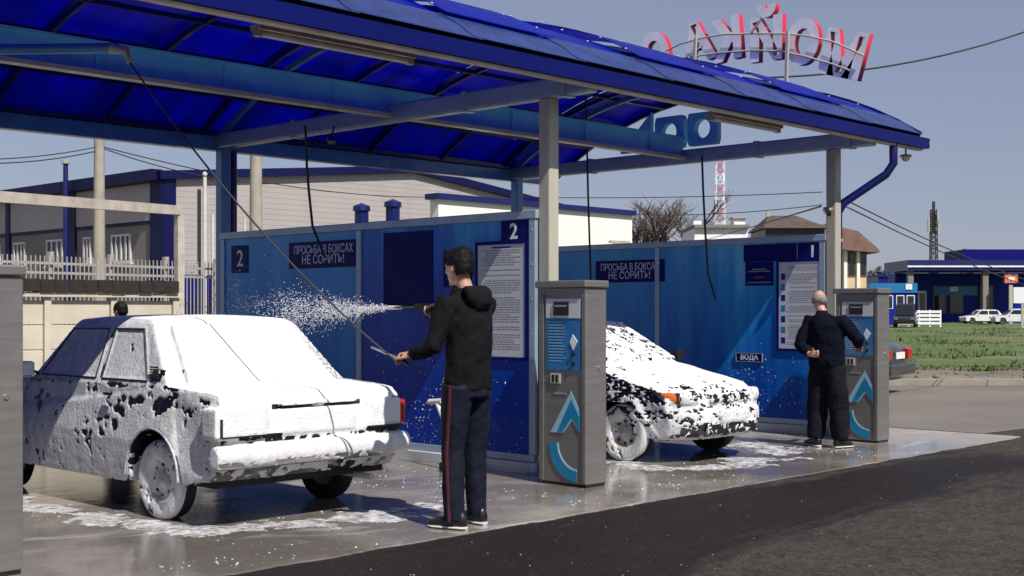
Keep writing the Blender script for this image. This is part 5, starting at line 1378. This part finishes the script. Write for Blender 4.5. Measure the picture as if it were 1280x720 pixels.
# ---- concrete panel fence with dark boarded top
cf = empty('panel_fence', (0,0,0), 0, 'cream concrete panel fence with a dark boarded top behind the boxy car', 'fence')
ca = at(-30, 389, 19.5); cb = at(219, 389, 21.6); cf.location = (ca.x, ca.y, 0); dv = Vector((cb.x-ca.x, cb.y-ca.y, 0)); cf.rotation_euler.z = math.atan2(dv.y, dv.x); LC = dv.length
n = 3
for k in range(n):
    x0, x1 = LC*k/n+.06, LC*(k+1)/n-.06
    for j in range(4):
        MB().box((x0,.0,.02+j*.39),(x1,.07,.02+j*.39+.378)).build('concrete_panel', M['cream_concrete'], cf, bevel=.012)
for k in range(n+1): MB().box((LC*k/n-.055,-.05,0),(LC*k/n+.055,.12,1.62)).build('fence_post', M['cream_concrete'], cf, bevel=.01)
MB().box((-.1,-.10,1.625),(LC+.1,.16,1.70)).build('coping', M['cream_concrete'], cf)
bl = LC/14
me = MB().box((.003,-.14,1.705),(bl-.003,.20,1.90)).mesh(); me.materials.append(M['dark_boards'])
for k in range(14): inst('dark_board', me, cf, (k*bl, random.uniform(-.008,.008), random.uniform(-.008,.008)))

# ---- wires
def wire(a, b, sag, r, label, grp='overhead wires'):
    c = MB(); c.tube(catenary(a, b, sag, 24), r, 5, cap=False); return tag(c.build('overhead_wire', M['wire'], smooth=60), label, 'wire', grp)
wire(at(960,97,15.6), at(1420,-22,20), .32, .013, 'thick dark cable climbing from the roof sign to the upper right')
wire(at(-60,199,27), at(124,183,30), .10, .013, 'thin wire left of the concrete pole, upper')
wire(at(-60,203,27), at(124,188,30), .12, .014, 'thin wire left of the concrete pole, lower')
wire(at(130,184,30), at(560,246,44), .35, .014, 'thin wire falling from the pole past the beige hall')
wire(at(130,186,30), at(400,226,40), .35, .014, 'lower thin wire falling from the pole to the hall')
wire(at(640,246,60), at(1028,240,50), .12, .018, 'thin wire above the bare tree, upper')
wire(at(640,250,62), at(1028,256,40), .5, .014, 'thin wire above the bare tree, lower')
wire(at(880,300,58), at(1026,258,16), .02, .012, 'thin wire rising to the camera on the post')
wire(at(1055,249,14.6), at(1500,335,60), 1.3, .008, 'wire sagging right from the end post, upper')
wire(at(1055,257,14.6), at(1500,341,60), 1.3, .008, 'wire sagging right from the end post, lower')

# ---- lattice mast
def mast(px, d, ytop, wpx, label, mats, th=1.0):
    t = frame('lattice_mast', px2u(px, d), d, label, 'mast'); h = py2z(ytop, d); w_ = wpx/1613*d/2
    n = int(h/(w_*2.4)); leg = {}
    for sx in (-1, 1):
        for sy in (-1, 1): MB().bar((sx*w_*1.25, sy*w_, 0), (sx*w_*.75, sy*w_*.75, h), .10*th, .10*th).build('mast_leg', mats[0], t)
    for mi in range(2):
        mb = MB()
        for k in range(n):
            if k % 2 != mi: continue
            z0, z1 = h*k/n, h*(k+1)/n; a = w_*(1.25-.5*k/n); b = w_*(1.25-.5*(k+1)/n)
            for sy in (-1, 1):
                mb.bar((-a, sy*a*.8, z0), (b, sy*b*.8, z1), .07*th, .07*th); mb.bar((a, sy*a*.8, z0), (-b, sy*b*.8, z1), .07*th, .07*th); mb.bar((-a, sy*a*.8, z0), (a, sy*a*.8, z0), .07*th, .07*th)
            for sx in (-1, 1): mb.bar((sx*a, -a*.8, z0), (sx*b, b*.8, z1), .07*th, .07*th)
        tag(mb.build('lattice', mats[mi], t), kind='stuff')
    return t
mast(900, 110, 185, 12, 'red and white lattice radio mast behind the bare tree', [M['letter_back'], M['red_paint']], .45)
m_ = mast(1167, 190, 262, 8, 'dark lattice mast above the petrol station roof', [M['hose'], M['hose']], 1.2)
h = py2z(262,190); mb = MB(); mb.bar((0,0,h-3.5),(0,0,h+1.2),.35,.35); mb.build('antenna', M['hose'], m_)
for dx, z in ((-.7,h-2.2),(.75,h-2.6),(.6,h-1.2)): MB().bar((dx,0,z-1),(dx,0,z+1),.35,.3).build('antenna_panel', M['grey_post'], m_)

# ---- bare tree
def bare_tree(px, d, ytop, spread, label, seed=3):
    t = frame('bare_tree', px2u(px, d), d, label, 'tree'); H = py2z(ytop, d); rng = random.Random(seed); tr = MB(); cr = MB()
    def grow(p, dr, ln, r, lv):
        q = p + dr*ln; mbq = tr if lv < 2 else cr
        mbq.tube([p, p.lerp(q, .5)+Vector((rng.gauss(0,.04),rng.gauss(0,.04),0))*ln, q], [r, r*.85, r*.62], 4 if lv > 2 else 6, cap=False)
        if lv >= 6: return
        for k in range(4 if lv == 1 else 3 if lv in (0,2,3,4) else 2+(rng.random() < .6)):
            a = rng.uniform(0, 6.28); sp = rng.uniform(.28,.75)
            u = Vector((math.cos(a), math.sin(a), 0)); nd = (dr + u*sp + Vector((0,0,.12))).normalized()
            grow(q.lerp(p, rng.uniform(0,.35)), nd, ln*rng.uniform(.62,.85), r*.58, lv+1)
    grow(Vector((0,0,0)), Vector((0,0,1)), H*.27, H*.028, 0)
    zmax = max(v[2] for v in cr.v); k = H/zmax; xm = np.percentile([abs(v[0]) for v in cr.v], 93); kx = spread/xm
    for m in (tr, cr): m.v = [(v[0]*kx, v[1]*kx, v[2]*k) for v in m.v]
    tr.build('trunk', M['bark'], t, fix=False); cr.build('crown', M['bark'], t, fix=False); return t
bare_tree(842, 75, 236, 2.9, 'round crowned bare tree beyond the white building')
# ---- low pale building pieces above the wall
t = frame('pale_building', px2u(900, 58), 58, 'low pale building with a stub chimney behind the second wall', 'building')
k = 58/1613
MB().box((-32*k,0,0),(35*k,4,py2z(285,58))).build('wall', M['letter_back'], t); MB().box((-33*k,-.2,py2z(285,58)+.002),(36*k,4.2,py2z(281,58))).build('roof_edge', M['grey_wall'], t)
MB().box((20*k,.5,py2z(281,58)),(34*k,1.5,py2z(272,58))).build('chimney', M['letter_back'], t); MB().box((-31*k,.5,py2z(281,58)),(-21*k,1.5,py2z(275,58))).build('chimney', M['letter_back'], t)
MB().box((18*k,.4,py2z(272,58)+.002),(36*k,1.6,py2z(270,58))).build('chimney_cap', M['grey_post'], t)
# ---- brown roofed hut
t = frame('roofed_hut', px2u(992, 46), 46, 'hut with a brown hipped roof behind the wall of bay one', 'hut'); k = 46/1613; zb_, zt_ = py2z(285,46), py2z(266,46)
mb = MB(); vs = [(-38*k,0,zb_),(46*k,0,zb_),(46*k,3.2,zb_),(-38*k,3.2,zb_),(-22*k,1.4,zt_),(14*k,1.4,zt_)]
mb.add(vs, [(0,1,5,4),(1,2,5),(2,3,4,5),(3,0,4),(3,2,1,0)]); mb.build('roof', M['brown_roof'], t)
MB().box((-34*k,.15,0),(40*k,3.0,zb_-.003)).build('wall', M['black'], t); MB().bar((-22*k,1.4,zt_-.05),(-22*k,1.4,zt_+.2),.15,.15).build('chimney', M['grey_post'], t)
# ---- yellow house with clay roof
t = frame('yellow_house', px2u(1050, 66), 66, 'yellow rendered house with a dark red roof behind the end post', 'house'); k = 66/1613
zw = py2z(303,66)
MB().box((-60*k,0,0),(33*k,7,zw)).build('wall', M['yellow_wall'], t)
mb = MB(); mb.prism([(-70*k,zw-.15),(46*k,zw-.55),(46*k,zw-.40),(20*k,py2z(290,66)),(-20*k,py2z(280,66)),(-70*k,zw)], 'y', -.5, 7.5); mb.build('roof', M['clay_roof'], t)
for dx in (10, 24):
    f = MB(); f.box(((dx)*k,-.06,py2z(345,66)),((dx+9)*k,-.003,py2z(315,66))); w1 = f.build('window', M['brown_roof'], t); MB().box(((dx+1.5)*k,-.075,py2z(343,66)),((dx+7.5)*k,-.0602,py2z(317,66))).build('pane', M['glass'], w1)
for dx in (4.5, 20.5): MB().box(((dx)*k,-.10,2.0),((dx+4)*k,-.004,zw-.2)).build('pilaster', M['white_wall'], t)
MB().box((-20*k,-.16,py2z(312,66)),(33*k,-.005,py2z(307,66))).build('cornice', M['white_wall'], t)
MB().box((18*k,2,py2z(298,66)),(30*k,3,py2z(284,66))).build('chimney', M['clay_roof'], t)

# ---- petrol station across the meadow
D = 140; k = D/1613
def X_(px, ref=1210): return (px-ref)*k
def Z_(py): return py2z(py, D)
ps = frame('petrol_station', px2u(1210, D), D, 'long flat blue petrol station with a canopy on thin posts', 'building')
MB().box((X_(1135),0,Z_(338)),(X_(1330),9,Z_(325))).build('canopy_roof', M['dark_blue'], ps)
MB().box((X_(1134),-.15,Z_(334)),(X_(1331),-.003,Z_(332))).build('white_line', M['letter_back'], ps)
MB().box((X_(1217),3,Z_(324.8)),(X_(1330),9.5,Z_(310))).build('upper_block', M['navy'], ps)
for px in (1140, 1234, 1300): MB().box((X_(px)-.3,.4,0),(X_(px)+.3,1,Z_(338)-.01)).build('canopy_post', M['grey_wall'], ps)
MB().box((X_(1150),9.1,0),(X_(1330),12,Z_(338)-.02)).build('shop_wall', M['royal'], ps)
for px in (1200, 1222, 1262):
    f = MB(); f.box((X_(px),8.9,Z_(392)),(X_(px+18),9.08,Z_(355))); w1 = f.build('shop_window', M['grey_wall'], ps); MB().box((X_(px+1.5),8.85,Z_(390)),(X_(px+16.5),8.899,Z_(357))).build('pane', M['glass'], w1)
f = MB(); f.box((X_(1180),8.9,0),(X_(1191),9.08,Z_(362))); d_ = f.build('door', M['letter_back'], ps); MB().box((X_(1182),8.85,.5),(X_(1189),8.899,Z_(365))).build('pane', M['glass'], d_)
MB().box((X_(1200),8.7,Z_(368)),(X_(1258),8.84,Z_(355.5))).build('fascia', M['panel_blue'], ps); MB().box((X_(1221),8.6,Z_(363)),(X_(1232),8.699,Z_(357))).build('fascia_sign', M['letter_back'], ps)
t = frame('orange_sign', px2u(1262, D-1), D-1.5, 'small orange lit sign under the petrol station roof', 'sign'); MB().box((-8*k,0,Z_(354)),(8*k,.4,Z_(344))).build('sign_face', M['orange_sign'], t); MB().box((-9*k,.05,Z_(356)),(9*k,.35,Z_(354.2))).build('sign_frame', M['navy'], t); MB().box((-9*k,.05,Z_(343.8)),(9*k,.35,Z_(342))).build('sign_frame', M['navy'], t)
MB().box((-4*k,-.05,Z_(351)),(4*k,-.002,Z_(347))).build('sign_print', M['white_print'], t); MB().box((-.2,.1,0),(.2,.3,Z_(356)-.01)).build('sign_post', M['grey_post'], t)
t = frame('blue_kiosk_building', px2u(1118, 125), 125, 'small pale blue shop building left of the petrol station canopy', 'building'); kk = 125/1613
z_ = lambda py: py2z(py, 125)
MB().box((-30*kk,0,0),(27*kk,5,z_(357))).build('wall', M['royal'], t); MB().box((-31*kk,-.2,z_(366)),(28*kk,5.2,z_(354))).build('fascia', M['panel_blue'], t)
MB().box((13*kk,-.3,z_(362)),(21*kk,-.201,z_(355))).build('fascia_sign', M['white_print'], t)
for a in (-12, 2, 15):
    f = MB(); f.box((a*kk,-.1,z_(386)),((a+10)*kk,-.003,z_(369))); w1 = f.build('window', M['letter_back'], t); MB().box(((a+1)*kk,-.13,z_(385)),((a+9)*kk,-.1002,z_(370))).build('pane', M['glass'], w1)
t = frame('blue_hall', px2u(1122, 170), 170, 'plain dark blue hall far behind the small shop', 'building'); kk = 170/1613
MB().box((-24*kk,0,0),(28*kk,8,py2z(346,170))).build('wall', M['dark_blue'], t); MB().box((-25*kk,-.2,py2z(346,170)+.002),(29*kk,8.2,py2z(343.5,170))).build('roof', M['royal'], t)
# white barrier fence
t = frame('barrier_fence', px2u(1140, 112), 112, 'white horizontal board fence beside the dark parked van', 'fence'); kk = 112/1613
for j in range(4): MB().box((-18*kk,0,.25+j*.33),(36*kk,.06,.25+j*.33+.22)).build('board', M['letter_back'], t)
for q in range(5): MB().box(((-18+q*13.3)*kk,.062,0),((-18+q*13.3)*kk+.12,.16,1.5)).build('fence_post', M['letter_back'], t)
t = frame('advert_panel', px2u(1275, 100), 100, 'white advert panel on a post at the picture edge by the petrol station', 'sign'); kk = 100/1613
MB().box((-8*kk,0,py2z(379,100)),(14*kk,.15,py2z(359,100))).build('panel', M['white_print'], t); MB().box((2*kk,.02,0),(5*kk,.13,py2z(379,100)-.003)).build('post', M['grey_post'], t)

# ---- plain parked cars
def small_car(name, mat, loc, rz, label, sc=1.0, van=False, group=None, sedan=False):
    root = empty(name, loc, rz, label, 'van' if van else 'car', group)
    L0, L1 = -2.0, 2.0; r = .29; ra = .35
    prof = [(L0+.02,.42),(L0+.1,.28)] + arc(-1.25, r, ra, 180, 0, 8) + arc(1.25, r, ra, 180, 0, 8) + [(L1-.08,.26),(L1,.4),(L1-.02,.62),(L1-.25,.76),(.95,.86),(-1.5,.92),(L0+.15,.90),(L0+.03,.82),(L0,.6)]
    H = 1.75 if van else 1.40
    gh = [(.95,.85),(.35,H-.08),(.1,H),(-1.2,H-.0),(-1.55,H-.08),(-1.9 if not van else -1.95,.88)]
    if sedan: gh = [(.95,.85),(.35,H-.08),(.1,H),(-.75,H-.0),(-.95,H-.06),(-1.4,.88)]
    S5 = [-1,-.97,-.85,-.4,.4,.85,.97,1]
    wf = lambda y, z: interp([(.2,.95),(.5,1),(.8,.97),(.95,.92)], z)*(1-.07*max(0,(abs(y)-1.2)/.8)**2)
    b = MB(); hull(b, prof, S5, .84, lambda s,y,z: y-math.copysign(.14*abs(s)**4*(abs(y)>1.5), y), lambda s,y,z: z, wf); b.build('body', mat, root, smooth=35)
    gw = lambda y, z: .92-(z-.86)/(H-.86)*.17
    g = MB(); hull(g, gh, S5, .84, lambda s,y,z: y+(-.08*s*s if y > .3 else (.05*s*s if y < -1.3 else 0)), lambda s,y,z: z+(.02*(1-s*s) if z > 1 else 0), gw); g.build('cabin', mat, root, smooth=35)
    for s in (-1, 1):
        P = lambda y, z: (s*(.84*gw(y, z)+.006), y, z)
        for q in (((-1.2,.92,-.5,.92,-.5,H-.1,-.9,H-.1) if sedan else (-1.55,.92,-.5,.92,-.5,H-.1,-1.4,H-.1)), (-.4,.92,.72,.92,.25,H-.1,-.4,H-.1)):
            m = MB(); m.add([P(q[0],q[1]),P(q[2],q[3]),P(q[4],q[5]),P(q[6],q[7])], [(0,1,2,3)]); m.build('side_window', M['glass'], root)
        m = MB(); m.box((min(s*.5,s*.76),L0-.012,.62),(max(s*.5,s*.76),L0+.12,.82)); m.build('tail_lamp', M['red_lens'], root, bevel=.02)
        m = MB(); m.box((min(s*.45,s*.72),L1-.16,.56),(max(s*.45,s*.72),L1-.02,.72)); m.build('headlight', M['chrome'], root, bevel=.02)
        m = MB(); m.box((min(s*.86,s*.98),.55,.90),(max(s*.86,s*.98),.62,1.0)); m.build('side_mirror', mat, root, bevel=.02)
        for y in (-1.25, 1.25):
            wh = empty('wheel', (s*.72, y, r)); wh.parent = root
            MB().lathe([(-.09,0),(-.09,r*.9),(-.05,r),(.05,r),(.09,r*.9),(.09,0)], 'x', 20).build('tyre', M['rubber'], wh, smooth=40)
            MB().lathe([(s*.085,r*.62),(s*.10,r*.58),(s*.075,r*.3),(s*.09,0)], 'x', 16).build('rim', M['chrome'], wh, smooth=40)
    zt = H-.12; m = MB(); m.add([(-.62,-1.955 if not van else -1.97,.95),(.62,-1.955 if not van else -1.97,.95),(.54,-1.62,zt),(-.54,-1.62,zt)], [(0,1,2,3)]); (m.v.__setitem__(slice(None), [(-.6,-1.40,.93),(.6,-1.40,.93),(.52,-.98,zt),(-.52,-.98,zt)]) if sedan else None); m.build('rear_window', M['glass'], root)
    m = MB(); m.add([(-.64,.955,.90),(.64,.955,.90),(.55,.41,zt),(-.55,.41,zt)], [(0,1,2,3)]); m.v = [(x,y+.012,z) for x,y,z in m.v]; m.build('windscreen', M['glass'], root)
    m = MB(); m.box((-.80,L0-.07,.34),(.80,L0+.05,.56)); m.build('rear_bumper', mat, root, bevel=.04)
    m = MB(); m.box((-.26,L0-.015,.64),(.26,L0-.002,.76)); m.build('number_plate', M['white_print'], root)
    m = MB(); m.box((-.7,L0+.2,.24),(.7,L1-.2,.5)); m.build('underbody', M['rubber'], root)
    root.scale = (sc,)*3; return root
x_, y_ = uv2w(5.02, 22.9); small_car('parked_car', M['car_grey'], (x_, y_, 0), CAMROT+R(57), 'dark grey car parked behind the kiosk of bay one, only its rear corner showing', .93, sedan=True)
p = at(1132, 389, 102); small_car('parked_van', M['car_grey'], (p.x, p.y, .15), CAMROT+R(160), 'dark high parked van beside the white board fence', 1.05, True)
p = at(1226, 389, 128); small_car('parked_car', M['car_white'], (p.x, p.y, .15), CAMROT+R(95), 'white car parked before the petrol station shop window', 1.0, group='white cars by the petrol station')
p = at(1268, 389, 120); small_car('parked_car', M['car_white'], (p.x, p.y, .15), CAMROT+R(86), 'white car parked under the advert panel at the picture edge', 1.05, group='white cars by the petrol station')

# ---- trees on the skyline
def fir(px, d, ytop, label, w_=.28, group='dark trees on the skyline'):
    t = frame('conifer_tree', px2u(px, d), d, label, 'tree', group); H = py2z(ytop, d); rng = random.Random(int(px*7)); c = MB()
    MB().tube([(0,0,0),(0,0,H*.9)], [H*.02,H*.005], 6).build('trunk', M['bark'], t)
    for i in range(420):
        z = H*(.12+.88*rng.random()**.8); rr = H*w_*(1-z/H)**.8*rng.uniform(.35,1.1)+.1; a = rng.uniform(0,6.28); s = H*.045*rng.uniform(.6,1.4)
        p = Vector((rr*math.cos(a), rr*math.sin(a), z)); u = Vector((math.cos(a), math.sin(a), -.35)).normalized()*s; v = Vector((-math.sin(a), math.cos(a), rng.uniform(-.4,.4)))*s*.5
        c.add([p-v, p+v, p+u*1.3], [(0,1,2)])
    c.build('crown', M['fir'], t, fix=False)
def broad(px, d, ytop, wpx, label, mat='bark'):
    t = frame('far_tree', px2u(px, d), d, label, 'tree', 'brownish trees on the skyline'); H = py2z(ytop, d); rng = random.Random(int(px*3)); c = MB(); w_ = wpx/1613*d/2
    MB().tube([(0,0,0),(0,0,H*.6)], [H*.04,H*.02], 6).build('trunk', M['bark'], t)
    for i in range(500):
        a = rng.uniform(0,6.28); rr = rng.random()**.6; zz = rng.uniform(-1,1); q = math.sqrt(max(0,1-zz*zz))*rr
        p = Vector((w_*q*math.cos(a), w_*q*math.sin(a), H*.62+H*.36*zz*rng.uniform(.7,1.1))); s = H*.05
        n_ = [Vector((rng.gauss(0,1),rng.gauss(0,1),rng.gauss(0,1)))*s*.6 for _ in range(3)]
        c.add([p+n_[0], p+n_[1], p+n_[2]], [(0,1,2)])
    c.build('crown', M[mat], t, fix=False)
fir(1207, 165, 311, 'pointed dark conifer rising behind the petrol station roof')
fir(1124, 190, 331, 'dark conifer behind the blue hall, the taller of two', .3); fir(1112, 195, 333, 'dark conifer behind the blue hall, the shorter of two', .3)
for i, (px, yt, wp) in enumerate(((1098,334,22),(1106,340,16),(1088,338,18),(800,285,60),(870,288,40))): broad(px, 210 if px > 1000 else 95, yt, wp, ('brownish bushy tree on the skyline right of the yellow house', 'low brown tree just left of the blue hall', 'brown tree top close behind the yellow house', 'low brown shrub tree left of the bare tree', 'low brown shrub tree right of the bare tree')[i])
# far low ridge closing the horizon
rd = MB(); n = 80
for i in range(n+1):
    u = -900+i*2200/n; v = 900; x, y = uv2w(u, v); h = 5+4*noise.noise(Vector((u*.006,0,4)))+2*noise.noise(Vector((u*.03,0,2)))
    rd.v += [(x, y, -1), (x, y, max(2, h))]; x2, y2 = uv2w(u, v+150); rd.v.append((x2, y2, -1))
rd.f = [(3*i, 3*i+3, 3*i+4, 3*i+1) for i in range(n)]+[(3*i+1, 3*i+4, 3*i+5, 3*i+2) for i in range(n)]; rd.mi = [0]*len(rd.f)
tag(rd.build('wooded_ridge', M['fir'], smooth=60), kind='structure')
